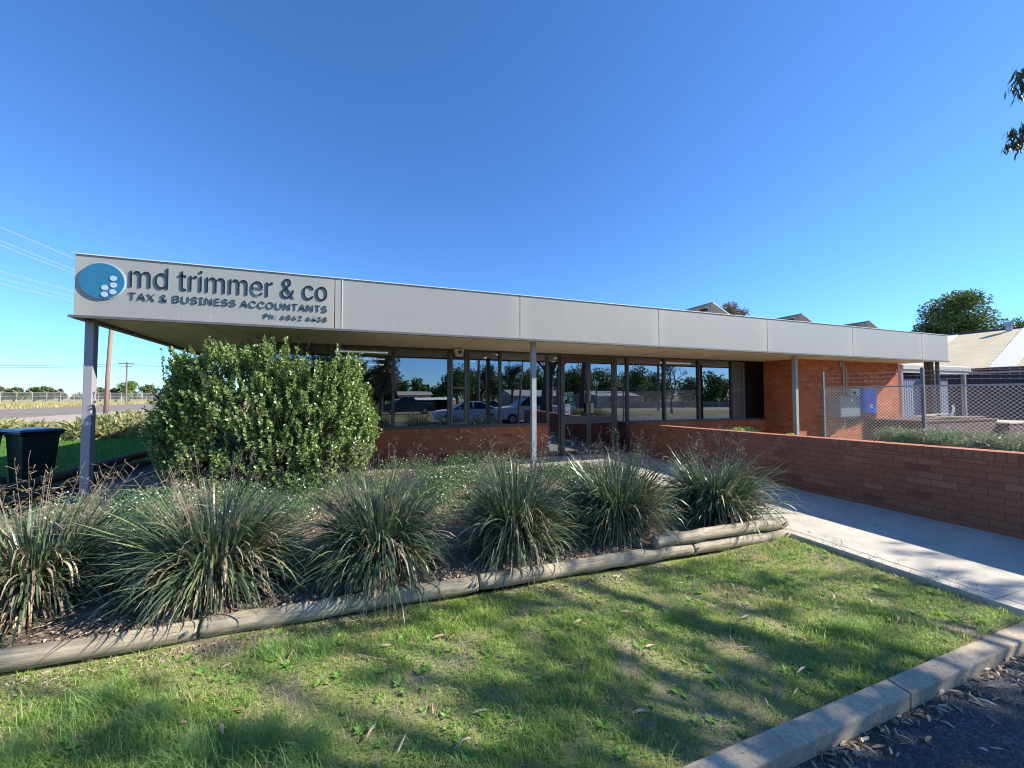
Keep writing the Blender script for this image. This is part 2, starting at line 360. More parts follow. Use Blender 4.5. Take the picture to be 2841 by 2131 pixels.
# ---------------------------------------------------------------- mesh helpers
def finish(o, parent=None):
    C.objects.link(o)
    if parent:
        o.parent = parent; o.matrix_parent_inverse = Matrix.Identity(4)
        # geometry is authored in world space: bring it into the thing's frame
        mw = Matrix.LocRotScale(parent_world(parent)[0], parent_world(parent)[1], None).inverted()
        if not o.get('_local'): o.data.transform(mw)
    return o
def parent_world(p):
    loc = Vector((0, 0, 0)); rot = 0
    chain = []
    while p: chain.append(p); p = p.parent
    m = Matrix.Identity(4)
    for q in reversed(chain): m = m @ Matrix.LocRotScale(q.location, q.rotation_euler, None)
    l, r, s = m.decompose(); return l, r
def npmesh(name, V, F, mat, parent=None, smooth=False, mi=None):
    V = np.asarray(V, dtype=np.float32).reshape(-1, 3); F = np.asarray(F, dtype=np.int32)
    me = bpy.data.meshes.new(name); me.vertices.add(len(V)); me.vertices.foreach_set('co', V.ravel())
    k = F.shape[1]; me.loops.add(F.size); me.loops.foreach_set('vertex_index', F.ravel())
    me.polygons.add(len(F)); me.polygons.foreach_set('loop_start', np.arange(0, F.size, k, dtype=np.int32))
    if smooth: me.polygons.foreach_set('use_smooth', np.ones(len(F), bool))
    for m in (mat if isinstance(mat, (list, tuple)) else [mat]): me.materials.append(m)
    if mi is not None: me.polygons.foreach_set('material_index', np.asarray(mi, np.int32))
    me.update(calc_edges=True)
    return finish(bpy.data.objects.new(name, me), parent)
class MB:
    def __init__(s): s.v = []; s.f = []; s.m = []
    def poly(s, pts, m=0):
        b = len(s.v); s.v += [tuple(p) for p in pts]; s.f.append(tuple(range(b, b + len(pts)))); s.m.append(m); return s
    def box(s, x0, x1, y0, y1, z0, z1, m=0, mt=None):
        b = len(s.v)
        s.v += [(x0, y0, z0), (x1, y0, z0), (x1, y1, z0), (x0, y1, z0), (x0, y0, z1), (x1, y0, z1), (x1, y1, z1), (x0, y1, z1)]
        for i, f in enumerate([(0, 3, 2, 1), (4, 5, 6, 7), (0, 1, 5, 4), (1, 2, 6, 5), (2, 3, 7, 6), (3, 0, 4, 7)]):
            s.f.append(tuple(b + j for j in f)); s.m.append(mt if (mt is not None and i == 1) else m)
        return s
    def prism(s, pts, z0, z1, m=0):
        n = len(pts); b = len(s.v)
        zz = z1 if isinstance(z1, (list, tuple)) else [z1] * n; z_ = z0 if isinstance(z0, (list, tuple)) else [z0] * n
        s.v += [(p[0], p[1], z_[i]) for i, p in enumerate(pts)] + [(p[0], p[1], zz[i]) for i, p in enumerate(pts)]
        s.f.append(tuple(b + i for i in reversed(range(n)))); s.f.append(tuple(b + n + i for i in range(n))); s.m += [m, m]
        for i in range(n):
            j = (i + 1) % n; s.f.append((b + i, b + j, b + n + j, b + n + i)); s.m.append(m)
        return s
    def tube(s, pts, rad, n=8, m=0, cap=True):
        pts = [Vector(p) for p in pts]; rad = rad if isinstance(rad, (list, tuple)) else [rad] * len(pts)
        b = len(s.v); prev = None
        for i, p in enumerate(pts):
            d = (pts[min(i + 1, len(pts) - 1)] - pts[max(i - 1, 0)]).normalized()
            if prev is None: u = d.orthogonal().normalized()
            else: u = (prev - d * prev.dot(d)).normalized()
            prev = u; v = d.cross(u)
            for k in range(n):
                a = 2 * math.pi * k / n; s.v.append(tuple(p + (u * math.cos(a) + v * math.sin(a)) * rad[i]))
        for i in range(len(pts) - 1):
            for k in range(n):
                a = b + i * n + k; c = b + i * n + (k + 1) % n
                s.f.append((a, c, c + n, a + n)); s.m.append(m)
        if cap:
            s.f.append(tuple(b + k for k in reversed(range(n)))); s.f.append(tuple(b + (len(pts) - 1) * n + k for k in range(n))); s.m += [m, m]
        return s
    def build(s, name, mat, parent=None, bevel=0, smooth=False, uv=True):
        me = bpy.data.meshes.new(name); me.from_pydata(s.v, [], s.f)
        for m in (mat if isinstance(mat, (list, tuple)) else [mat]): me.materials.append(m)
        me.polygons.foreach_set('material_index', s.m)
        if smooth: me.polygons.foreach_set('use_smooth', [True] * len(me.polygons))
        me.update()
        bm = bmesh.new(); bm.from_mesh(me)
        if uv:
            bmesh.ops.recalc_face_normals(bm, faces=bm.faces)
            L = bm.loops.layers.uv.new('UVMap')
            for f in bm.faces:
                n = f.normal; ax = max(range(3), key=lambda i: abs(n[i]))
                for l in f.loops:
                    c = l.vert.co; l[L].uv = (c.y, c.z) if ax == 0 else (c.x, c.z) if ax == 1 else (c.x, c.y)
        bm.to_mesh(me); bm.free()
        o = bpy.data.objects.new(name, me); finish(o, parent)
        if bevel:
            bv = o.modifiers.new('bevel', 'BEVEL'); bv.width = bevel; bv.segments = 2; bv.limit_method = 'ANGLE'
        return o
def box(name, x0, x1, y0, y1, z0, z1, mat, parent=None, bevel=0):
    return MB().box(x0, x1, y0, y1, z0, z1).build(name, mat, parent, bevel)
def strips(P, W, S):
    """P [n,k,3] centre lines, W [n,k] half widths, S [n,3] side vectors -> V,F"""
    n, k, _ = P.shape
    A = P - S[:, None, :] * W[:, :, None]; B = P + S[:, None, :] * W[:, :, None]
    V = np.stack([A, B], 2).reshape(-1, 3)
    base = (np.arange(n) * k * 2)[:, None]; j = (np.arange(k - 1) * 2)[None, :]
    i0 = base + j; F = np.stack([i0, i0 + 1, i0 + 3, i0 + 2], -1).reshape(-1, 4)
    return V, F
def unit(a): return a / np.maximum(np.linalg.norm(a, axis=-1, keepdims=True), 1e-9)
def leaves(P, D, L, Wd, up=None):
    """diamond leaves at P pointing D"""
    n = len(P); D = unit(D); r = RNG.normal(size=(n, 3)) if up is None else up + RNG.normal(size=(n, 3)) * .5
    S = unit(np.cross(D, r)); L = np.broadcast_to(L, n)[:, None]; Wd = np.broadcast_to(Wd, n)[:, None]
    nn = np.cross(D, S) * Wd * .35
    a = P; b = P + D * L * .45 - S * Wd + nn; c = P + D * L; d = P + D * L * .45 + S * Wd + nn
    V = np.stack([a, b, c, d], 1).reshape(-1, 3)
    F = np.arange(n * 4).reshape(-1, 4); return V, F
def ball(n, r=1., shell=.5):
    d = unit(RNG.normal(size=(n, 3))); return d * (RNG.random((n, 1)) ** shell) * r

# ---------------------------------------------------------------- ground and roads
def sheet(name, pts, z, mat, kind='structure', zs=None):
    o = MB().poly([(p[0], p[1], z if zs is None else zs[i]) for i, p in enumerate(pts)]).build(name, mat)
    return tag(o, kind=kind)
sheet('ground', [(-900, -700), (900, -700), (900, 900), (-900, 900)], -.262, M['paddock'])
# carpark in front (the photographer stands on it)
sheet('carpark', [(-14, -8.6), (60, -8.6), (60, 2.66), (-14, .93)], -.15, M['asphalt'])
def grid_sheet(name, x0, x1, y0, y1, nx, ny, zf, mat):
    xs = np.linspace(x0, x1, nx); ys = np.linspace(y0, y1, ny); X, Y = np.meshgrid(xs, ys); Z = zf(X, Y)
    V = np.stack([X, Y, Z], -1).reshape(-1, 3); i = np.arange(nx - 1)[None] + np.arange(ny - 1)[:, None] * nx
    F = np.stack([i, i + 1, i + nx + 1, i + nx], -1).reshape(-1, 4)
    return tag(npmesh(name, V, F, mat, smooth=True), kind='structure')
def lawn_z(X, Y): return -.085 + .035 * np.clip((X - 3.0) / 1.3, 0, 1) + .014 * np.sin(X * 1.7 + Y) * np.sin(Y * 2.3 - X * .6) + .008 * np.sin(X * 5.1) * np.sin(Y * 6.3)
o_ = grid_sheet('front_lawn', -14, 4.40, 0, 1, 220, 40, lambda X, Y: X * 0, M['lawn'])
co = np.zeros(len(o_.data.vertices) * 3, np.float32); o_.data.vertices.foreach_get('co', co); co = co.reshape(-1, 3); y_lo = 1.335 + .024 * co[:, 0]
co[:, 1] = y_lo + co[:, 1] * (3.16 - y_lo); co[:, 2] = lawn_z(co[:, 0], co[:, 1]); o_.data.vertices.foreach_set('co', co.ravel()); o_.data.update()
sheet('verge', [(6.8, 1.50), (30, 2.05), (30, 2.6), (6.8, 2.6)], -.11, M['lawn'])
# back lawn on the left side of the building, behind the log border
sheet('back_lawn', [(-34, 3.3), (-5.55, 3.3), (-5.55, 15), (-6.9, 31), (-34, 36)], -.1, M['back_lawn'])
# street on the far left
rd = [(-27.4, 34.0), (-28.25, 42.06), (-31, 75), (-38, 150), (-60, 320), (-72, 320), (-56.0, 110), (-50.5, 74.4), (-46.5, 34.0)]
sheet('gravel_shoulder', [(-15.0, 20), (-14.6, 32), (-18, 62), (-30, 160), (-50, 340), (-60, 320), (-38, 150), (-31, 75), (-28.25, 42.06), (-27.0, 30), (-25, 10), (-20, 8)], -.236, M['gravel'])
sheet('road', [(-20, -30), (-25, 10), (-27.0, 30), (-28.25, 42.06), (-31, 75), (-38, 150), (-60, 340), (-92, 340), (-57.4, 130.8), (-50.0, 74.4), (-44, 30), (-38, -30)], -.228, M['road'])
# concrete path beside the ramp wall, slightly rising to the carpark, and the porch at the door
def pathz(y): return .0
MB().prism([(4.385, 1.455), (6.56, 1.51), (6.56, 9.03), (4.385, 9.03)], -.19, 0.0).build('footpath', M['path'])['kind'] = 'structure'
MB().box(2.9, 4.375, 7.55, 9.03, -.15, -.003).build('porch', M['path'])['kind'] = 'structure'
MB().box(4.41, 6.55, 1.6, 1.612, 0.0, .0022).box(4.41, 6.55, 4.2, 4.212, 0.0, .0022).box(4.41, 6.55, 6.6, 6.612, 0.0, .0022).box(4.50, 4.506, 1.46, 7.5, 0.0, .0024).build('path_joint', M['pale_bark'])['kind'] = 'structure'
# kerb along the carpark
kb = MB()
x = -14.0
for x1 in [-11, -8, -5.2, -2.4, .2, 2.72, 5.6, 8.6, 12, 15, 18, 21, 24, 30]:
    b0 = x + .008; b1_ = x1 - .008
    prof = [(0, -.23), (-.008, -.072), (-.003, -.064), (.094, -.054), (.098, -.06), (.098, -.25)]; ky = lambda x: 1.247 + .024 * x
    b = len(kb.v); n = len(prof)
    kb.v += [(b0, ky(b0) + p[0], p[1]) for p in prof] + [(b1_, ky(b1_) + p[0], p[1]) for p in prof]
    kb.f += [tuple(b + i for i in range(n)), tuple(b + n + i for i in reversed(range(n)))] + [(b + i, b + n + i, b + n + (i + 1) % n, b + (i + 1) % n) for i in range(n)]
    kb.m += [0] * (n + 2); x = x1
kb.build('kerb', M['kerb'], bevel=.005)['kind'] = 'structure'
# garden bed soil
def bed_z(X, Y):
    t = np.clip((Y - 3.2) / 1.2, 0, 1)
    return .015 + .05 * t + .02 * np.sin(X * 3.1) * np.sin(Y * 2.7) + .006 * np.sin(X * 17) * np.sin(Y * 13)
grid_sheet('garden_bed', -4.15, 4.38, 3.17, 7.54, 200, 110, bed_z, M['mulch'])
grid_sheet('garden_bed', -4.15, 2.9, 7.54, 9.04, 60, 20, lambda X, Y: X * 0 + .06, M['mulch'])
grid_sheet('garden_bed', -14, -4.15, 3.17, 6.6, 60, 30, lambda X, Y: .0 + .02 * np.sin(X * 2), M['mulch'])
sheet('gravel_path', [(-5.35, 6.6), (-4.2, 6.6), (-4.25, 30), (-6.4, 30), (-5.45, 12)], -.155, M['asphalt'])
MB().box(6.79, 11.2, .9, 8.98, -.2, .22).build('raised_garden_soil', M['mulch'])['kind'] = 'structure'
sheet('side_yard', [(11.25, .9), (60, .9), (60, 40), (16.9, 40), (16.9, 9)], -.12, M['gravel'])

# ---------------------------------------------------------------- timber borders
def log(name, p0, p1, r, mat, label, group, bolts=(), wob=.006):
    p0 = Vector(p0); p1 = Vector(p1); n = 14; pts = []; rs = []
    for i in range(n + 1):
        t = i / n; p = p0.lerp(p1, t) + Vector((0, random.uniform(-wob, wob), random.uniform(-wob, wob))); pts.append(p)
        rs.append(r * (1 + random.uniform(-.025, .025)) * (.86 if i in (0, n) else 1))
    d = (p1 - p0).normalized()
    pts = [pts[0], pts[0] + d * .02] + pts[1:-1] + [pts[-1] - d * .02, pts[-1]]
    rs = [rs[0] * 1.08, rs[0] * 1.16] + rs[1:-1] + [rs[-1] * 1.16, rs[-1] * 1.08]
    t = empty(name, p0, label, 'garden edging', group)
    MB().tube(pts, rs, 18).build('log', mat, t, smooth=True)
    for bx in bolts:
        q = p0.lerp(p1, bx); MB().tube([(q.x, q.y - r * .97, q.z + .02), (q.x, q.y - r - .012, q.z + .022)], .011, 8).build('bolt', M['galv'], t)
    return t
G = 'treated pine logs edging the front garden bed'
xs = [-5.6, -1.10, .79, 2.56]
log('timber_log', (-9.0, 3.155, -.012), (-4.05, 3.155, -.012), .060, M['log'], 'round grey pine log at the far left beyond the long front one', G)
log('timber_log', (-4.03, 3.155, -.015), (-1.11, 3.155, -.015), .061, M['log'], 'long weathered pine log running out of the left frame edge', G, (.985,))
log('timber_log', (-1.09, 3.155, -.012), (.785, 3.15, -.005), .063, M['log'], 'weathered pine log on the lawn edge below the two strappy clumps left of centre', G, (.01, .97, .99))
log('timber_log', (.80, 3.15, -.004), (3.0, 3.155, -.01), .063, M['log'], 'pine log in the middle of the bed edge, bolt heads at its left end', G, (.015, .03))
log('timber_log', (2.56, 3.16, .108), (4.36, 3.16, .110), .059, M['log'], 'upper of the two stacked pine logs at the path corner, sunlit on top', G, (.97,))
log('timber_log', (3.02, 3.155, -.012), (4.37, 3.155, -.012), .060, M['log'], 'lower of the two stacked pine logs at the path corner', G, (.03, .96))
G2 = 'dark timber borders left of the building'
log('timber_log', (-5.42, 6.0, .06), (-5.5, 12.2, .10), .085, M['log_dark'], 'dark round log border between the shaded lawn and the gravel path beside the bin', G2)
log('timber_log', (-5.5, 12.24, .10), (-6.7, 20, .14), .085, M['log_dark'], 'farther dark round log border curving away along the shaded lawn', G2)
log('timber_log', (-5.25, 6.0, -.08), (-5.33, 12.2, -.05), .08, M['log_dark'], 'lower dark log under the border log, on the gravel path side', G2)
t = empty('timber_sleeper', (-4.17, 6.6, 0), 'flat grey timber edging strip between gravel path and garden bed', 'garden edging', G2)
MB().box(-4.23, -4.15, 6.6, 14, -.15, .055).build('board', M['log'], t, .008)

# ---------------------------------------------------------------- office building
B = empty('office_building', (0, 9, 0), 'long low red brick accountants office with cream fascia, tinted windows and flat canopy', 'building')
WY = 9.06
# brickwork : low walls under the windows, piers, wing
for (x0, x1) in ((-2.25, 4.085), (6.565, 11.69)):
    MB().box(x0, x1, 9.0, 9.12, -.15, .685).build('low_wall', M['brick'], B)
    MB().box(x0, x1, 8.998, 9.12, .685, .80).build('brick_sill', M['soldier'], B)
MB().box(-2.26, -2.02, 9.12, 30, -.15, 2.65).build('side_wall', M['brick'], B)
MB().box(11.69, 11.93, 8.0, 14, -.15, 2.65).box(11.93, 16.31, 8.0, 8.24, -.15, 2.65).box(16.31, 16.55, 8.0, 14, -.15, 2.65).build('wing_wall', M['brick'], B)
MB().box(-2.0, 16.3, 29.8, 30, -.15, 2.65).box(16.32, 16.55, 14, 30, -.15, 2.65).build('rear_wall', M['brick'], B)
# interior
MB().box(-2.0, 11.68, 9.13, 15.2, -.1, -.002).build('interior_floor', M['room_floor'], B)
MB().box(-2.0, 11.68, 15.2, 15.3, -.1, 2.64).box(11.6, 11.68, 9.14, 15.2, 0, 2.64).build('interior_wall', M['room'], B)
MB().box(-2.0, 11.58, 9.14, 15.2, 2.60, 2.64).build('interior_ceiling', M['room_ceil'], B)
for dx, dy in ((.4, 10.4), (7.3, 10.5), (8.9, 10.6), (-1.0, 11)):
    d_ = MB(); d_.box(dx, dx + 1.0, dy, dy + .6, .70, .74).box(dx + .05, dx + .1, dy + .05, dy + .5, 0, .7).box(dx + .9, dx + .95, dy + .05, dy + .5, 0, .7).box(dx + .3, dx + .75, dy + .35, dy + .39, .735, 1.2)
    d_.build('office_desk', M['room'], B)
# roof slab and canopy soffit
lx = lambda y: -3.93 - .094 * (y - 6.94)
MB().prism([(lx(6.98) + .05, 6.98), (16.9, 6.98), (16.9, 30), (lx(30) + .05, 30)], 2.70, 3.30).build('roof', M['tile_roof'], B)
sf = MB().prism([(lx(6.98) + .02, 6.98), (16.93, 6.98), (16.93, 8.99), (lx(8.99) + .02, 8.99)], 2.652, 2.69)
sf.prism([(lx(8.99) + .02, 8.99), (-2.27, 8.99), (-2.27, 30), (lx(30) + .02, 30)], 2.652, 2.69)
sf.prism([(16.56, 8.99), (16.93, 8.99), (16.93, 30), (16.56, 30)], 2.652, 2.69)
sf.build('soffit', M['soffit'], B)
for xx in (-2.6, -.1, 1.75, 4.3, 6.7, 9.1, 11.5, 14): MB().box(xx, xx + .008, 7.0, 8.99, 2.649, 2.6525).build('soffit_joint', M['tan'], B)
MB().box(-4.3, -2.3, 9.4, 9.408, 2.649, 2.6525).build('soffit_joint', M['tan'], B)
# fascia panels
seam = [-3.98, -.705, 2.564, 5.837, 9.131, 12.376, 15.586, 16.963]
zt = lambda x: 3.502 - (x + 3.98) / 20.94 * .042
for i in range(7):
    a, b_ = seam[i] + .006, seam[i + 1] - .006
    MB().prism([(a, 6.94), (b_, 6.94), (b_, 6.975), (a, 6.975)], 2.655, [zt(a), zt(b_), zt(b_), zt(a)]).build('fascia_panel', M['panel'], B, .003)
MB().prism([(-3.97, 6.955), (16.95, 6.955), (16.95, 6.977), (-3.97, 6.977)], 2.66, [3.49, 3.45, 3.45, 3.49]).build('fascia_backing', M['seam'], B)
for x0, f, zz in ((0, lx, 3.50), (0, None, 3.46)):
    if f: MB().prism([(f(6.98) - .05, 6.977), (f(6.98) - .01, 6.977), (f(30) - .01, 30), (f(30) - .05, 30)], 2.655, zz).build('side_fascia', M['panel'], B)
    else: MB().box(16.925, 16.963, 6.977, 30, 2.655, zz).build('side_fascia', M['panel'], B)
MB().prism([(-4.0, 6.925), (16.975, 6.925), (16.975, 6.99), (-4.0, 6.99)], [3.503, 3.461, 3.461, 3.503], [3.515, 3.473, 3.473, 3.515]).build('fascia_capping', M['white'], B)
tr = MB().box(-4.02, 16.98, 6.915, 6.985, 2.618, 2.6535)
tr.prism([(lx(6.98) - .075, 6.987), (lx(6.98) + .03, 6.987), (lx(30) + .03, 30), (lx(30) - .075, 30)], 2.612, 2.651)
tr.build('fascia_trim', M['trim'], B)
MB().box(-.594, -.582, 6.934, 6.939, 2.66, 3.49).build('paint_run', M['white'], B)
# canopy posts
for k, (px, py, s, mt_) in enumerate(((-3.97, 7.30, .105, 'post_flecked'), (3.0, 7.33, .10, 'post'), (10.77, 7.42, .10, 'post'), (16.83, 7.35, .17, 'bronze'), (17.33, 7.35, .0, 'post'))):
    if s: MB().box(px - s / 2, px + s / 2, py - s / 2, py + s / 2, -.15, 2.651).build('canopy_post', M[mt_], B, .006)
MB().tube([(16.95, 7.2, 2.65), (16.95, 7.2, .1)], .05, 10).build('downpipe', M['bronze'], B)
# windows : frame + pane
def window(x0, x1, z0, z1, fw=.05, mat='bronze', transom=None, pane=True, thick=(9.03, 9.10)):
    f = MB(); y0, y1 = thick
    f.box(x0, x0 + fw, y0, y1, z0, z1).box(x1 - fw, x1, y0, y1, z0, z1)
    f.box(x0 + fw, x1 - fw, y0 + .002, y1 - .002, z0, z0 + fw).box(x0 + fw, x1 - fw, y0 + .002, y1 - .002, z1 - fw, z1)
    if transom: f.box(x0 + fw, x1 - fw, y0 + .004, y1 - .004, transom - .022, transom + .022)
    fo = f.build('window', M[mat], B)
    if pane: box('pane', x0 + fw - .01, x1 - fw + .01, 9.066, 9.070, z0 + fw - .01, z1 - fw + .01, M['glass'], fo)
    return fo
HZ = 2.648
for a, b_ in ((-2.2, -.94), (-.94, .31), (.31, 1.56), (2.02, 2.82), (2.82, 4.10), (6.53, 7.79), (7.79, 9.05), (9.05, 10.35)):
    window(a, b_, .812, HZ, .035)
MB().box(-2.26, -2.19, 9.005, 9.12, .81, HZ).build('corner_mullion', M['bronze'], B)
for a in (-.94, .31, 1.56, 2.02, 2.82): MB().box(a - .028, a + .028, 9.005, 9.029, .86, HZ).build('mullion', M['bronze'], B)
for a in (6.53, 7.79, 9.05, 10.35, 10.83): MB().box(a - .04, a + .01, 9.005, 9.029, .82, HZ).build('mullion', M['bronze'], B)
for a, b_ in ((-2.26, 4.10), (6.56, 11.68)): MB().box(a, b_, 8.985, 9.028, .803, .862).build('window_sill', M['bronze'], B, .004)
window(1.60, 1.98, .875, 2.62, .045, 'tan', 1.742, thick=(9.0, 9.06))
window(10.37, 10.79, .885, 2.60, .03, 'tan', 1.75, pane=False, thick=(9.0, 9.05))
MB().box(10.40, 10.76, 9.02, 9.03, .92, 2.57).build('fly_screen', M['bronze'], B)
MB().box(10.84, 11.67, 9.03, 9.08, .863, HZ).build('black_panel', M['black'], B)
# sidelights and doors
window(4.10, 4.45, .0, HZ, .04); window(6.13, 6.53, .0, HZ, .045)
MB().box(4.452, 6.128, 9.0, 9.09, 2.53, HZ).box(4.455, 4.515, 8.99, 9.0999, 0, 2.53).box(6.06, 6.128, 8.99, 9.0999, 0, 2.53).build('door_frame', M['bronze'], B)
for k, (a, b_) in enumerate(((4.517, 5.283), (5.289, 6.058))):
    f = MB(); y0, y1 = 9.01, 9.06
    f.box(a, a + .055, y0, y1, .01, 2.525).box(b_ - .055, b_, y0, y1, .01, 2.525)
    f.box(a + .055, b_ - .055, y0, y1 - .002, .01, .12).box(a + .055, b_ - .055, y0, y1 - .002, 2.44, 2.525).box(a + .055, b_ - .055, y0, y1 - .002, .82, 1.02)
    d = f.build('door', M['bronze'], B)
    box('pane', a + .045, b_ - .045, 9.036, 9.040, .11, 2.45, M['glass'], d)
    hx = b_ - .10 if k == 0 else a + .02
    MB().box(hx, hx + .085, 8.965, 8.985, 1.10, 1.36).box(hx + .03, hx + .055, 8.985, 9.01, 1.14, 1.18).box(hx + .03, hx + .055, 8.985, 9.01, 1.28, 1.32).build('door_handle', M['brass'] if k else M['tan'], d, .004)
    if k == 0: MB().box(a + .01, a + .045, 9.0, 9.0099, 1.40, 1.53).build('lock_plate', M['brass'], d)
    else: MB().box(a + .008, a + .045, 9.0, 9.0099, 1.42, 1.70).build('lock_plate', M['brass'], d)
# interior lights
for (x0, x1, yy) in ((-1.0, .2, 9.55), (-1.0, .15, 11.25), (8.15, 9.3, 9.6), (-1.0, .15, 13.2)):
    MB().box(x0, x1, yy, yy + .07, 2.555, 2.585).build('fluorescent_light', M['tube'], B)
for xx, yy in ((2.83, 9.3), (2.755, 10.2), (2.675, 11.3), (6.20, 9.35), (6.23, 10.3), (4.6, 9.6), (5.0, 10.6)):
    MB().tube([(xx, yy, 2.598), (xx, yy, 2.585)], .055, 14).build('downlight', M['down'], B)
ms = bpy.data.meshes.new('lamp_globe'); bm = bmesh.new(); bmesh.ops.create_uvsphere(bm, u_segments=16, v_segments=10, radius=.085, matrix=Matrix.Translation((6.97, 10, 1.9))); bm.to_mesh(ms); bm.free(); ms.materials.append(M['globe'])
finish(bpy.data.objects.new('lamp_globe', ms), B)
for xx, yy in ((-3.3, 7.9), (-3.45, 7.35), (5.2, 7.9), (13.9, 7.6)):
    MB().tube([(xx, yy, 2.651), (xx, yy, 2.645)], .08, 16).build('soffit_downlight', M['soffit'], B)
# sign
S_ = empty('sign_lettering', (-3.9, 6.93, 3.0), 'raised sign with blue disc and dark letters on the first fascia panel', 'sign')
FONT = None
try:      # Blender's own bundled sans-serif, else the built-in face
    import os
    FONT = bpy.data.fonts.load(os.path.join(bpy.utils.system_resource('DATAFILES'), 'fonts', 'Inter.woff2'))
except Exception: FONT = None
def text(name, body, x0, x1, zb, capz, track=1.0):
    cu = bpy.data.curves.new('t', 'FONT'); cu.body = body; cu.size = 1; cu.extrude = .06; cu.font = FONT or cu.font; cu.space_character = track; cu.offset = -.012 if track > 1 else -.005
    o = bpy.data.objects.new('t', cu); C.objects.link(o); dg = bpy.context.evaluated_depsgraph_get(); dg.update()
    me = bpy.data.meshes.new_from_object(o.evaluated_get(dg)); C.objects.unlink(o); bpy.data.objects.remove(o)
    co = np.zeros(len(me.vertices) * 3); me.vertices.foreach_get('co', co); co = co.reshape(-1, 3)
    w0, w1 = co[:, 0].min(), co[:, 0].max(); h = co[:, 1].max()
    X = x0 + (co[:, 0] - w0) / (w1 - w0) * (x1 - x0); Z = zb + co[:, 1] * (capz[0] - zb) / h
    Y = 6.932 - (co[:, 2] / .06) * .005
    co2 = np.stack([X, Y, Z], -1); faces = [list(p.vertices) for p in me.polygons]
    iv = sorted((min(X[f]), max(X[f])) for f in faces); un = [list(iv[0])]
    for a, b_ in iv[1:]:
        if a <= un[-1][1] + 1e-5: un[-1][1] = max(un[-1][1], b_)
        else: un.append([a, b_])
    k = len(body.split()) - 1
    gaps = sorted(((un[i + 1][0] - un[i][1], (un[i + 1][0] + un[i][1]) / 2) for i in range(len(un) - 1)), reverse=True)[:k]
    cuts = [-99] + sorted(g[1] for g in gaps) + [99]
    for i in range(len(cuts) - 1):
        fs = [f for f in faces if cuts[i] < np.mean(X[f]) < cuts[i + 1]]; ids = sorted({v for f in fs for v in f}); mp_ = {v: j for j, v in enumerate(ids)}
        m2 = bpy.data.meshes.new(name); m2.from_pydata([tuple(co2[v]) for v in ids], [], [[mp_[v] for v in f] for f in fs])
        m2.materials.append(M['letter']); m2.materials.append(M['letter_side']); m2.update()
        for p in m2.polygons: p.material_index = 0 if abs(p.normal.y) > .5 else 1
        finish(bpy.data.objects.new(name, m2), S_)
text('company_name', 'md trimmer & co', -3.37, -.815, 3.100, (3.418, .729))
text('trade_line', 'TAX & BUSINESS ACCOUNTANTS', -3.375, -.812, 2.912, (3.018, .729), 1.04)
text('phone_line', 'Ph: 6862 6438', -1.70, -.812, 2.758, (2.832, .729), 1.1)
def disc(name, cx, cz, rx, rz, y0, y1, mat, seg=40):
    m = MB(); b = 0
    f = [(cx + rx * math.cos(2 * math.pi * i / seg), y0, cz + rz * math.sin(2 * math.pi * i / seg)) for i in range(seg)]
    k = [(p[0], y1, p[2]) for p in f]
    m.v = f + k; m.f = [tuple(range(seg)), tuple(reversed(range(seg, 2 * seg)))] + [(i, i + seg, (i + 1) % seg + seg, (i + 1) % seg) for i in range(seg)]; m.m = [0] * (seg + 2)
    return m.build(name, mat, S_)
disc('logo_rim', -3.670, 3.150, .255, .259, 6.929, 6.938, M['logo_rim'])
disc('logo_disc', -3.675, 3.150, .246, .250, 6.918, 6.928, M['logo'])
for cx, cz in ((-3.548, 3.196), (-3.545, 3.100), (-3.550, 3.003), (-3.638, 3.056), (-3.640, 2.962)):
    disc('logo_dot', cx, cz, .038, .038, 6.911, 6.917, M['logo_dot'], 24)

# small wall fittings that could be lifted away
t = empty('security_floodlight', (1.76, 8.95, 2.6), 'cream wedge-shaped security lamp with dark round lens under the eave', 'security light')
m = MB(); f0 = [(1.65, 2.64), (1.87, 2.64), (1.84, 2.47), (1.69, 2.47)]
m.v = [(x, 8.82, z) for x, z in f0] + [(x, 8.98, z) for x, z in f0]; m.f = [(0, 1, 2, 3), (7, 6, 5, 4)] + [(i, i + 4, (i + 1) % 4 + 4, (i + 1) % 4) for i in range(4)]; m.m = [0] * 6
m.build('housing', M['soffit'], t, .01)
MB().tube([(1.772, 8.825, 2.565), (1.772, 8.80, 2.562)], .042, 16).build('lens', M['carblue'], t)
def poster(label, x0, x1, z0, z1, mat, bits, name='poster'):
    t = empty(name, (x0, 9.03, z0), label, 'poster', 'notices stuck inside the glass door')
    MB().box(x0, x1, 9.028, 9.031, z0, z1).build('sheet', mat, t)
    for (a, b_, c_, d, mt_) in bits:
        MB().box(x0 + a * (x1 - x0), x0 + b_ * (x1 - x0), 9.0255, 9.0275, z0 + c_ * (z1 - z0), z0 + d * (z1 - z0)).build('print', M[mt_], t)
poster('small white notice with black emblem at the left edge of the glass door', 4.575, 4.64, 1.455, 1.635, M['paper'], [(.2, .8, .5, .8, 'poster_ink'), (.3, .7, .3, .46, 'poster_ink'), (.1, .9, .08, .14, 'poster_ink')])
poster('dark green notice with pale round emblem on the glass door', 4.65, 4.85, 1.345, 1.665, M['poster_green'], [(.08, .92, .9, .93, 'poster_teal'), (.08, .92, .82, .84, 'poster_teal'), (.08, .9, .75, .77, 'poster_teal'), (.36, .64, .22, .5, 'poster_teal'), (.0, 1, .0, .02, 'poster_teal'), (.1, .8, .66, .68, 'poster_teal')])
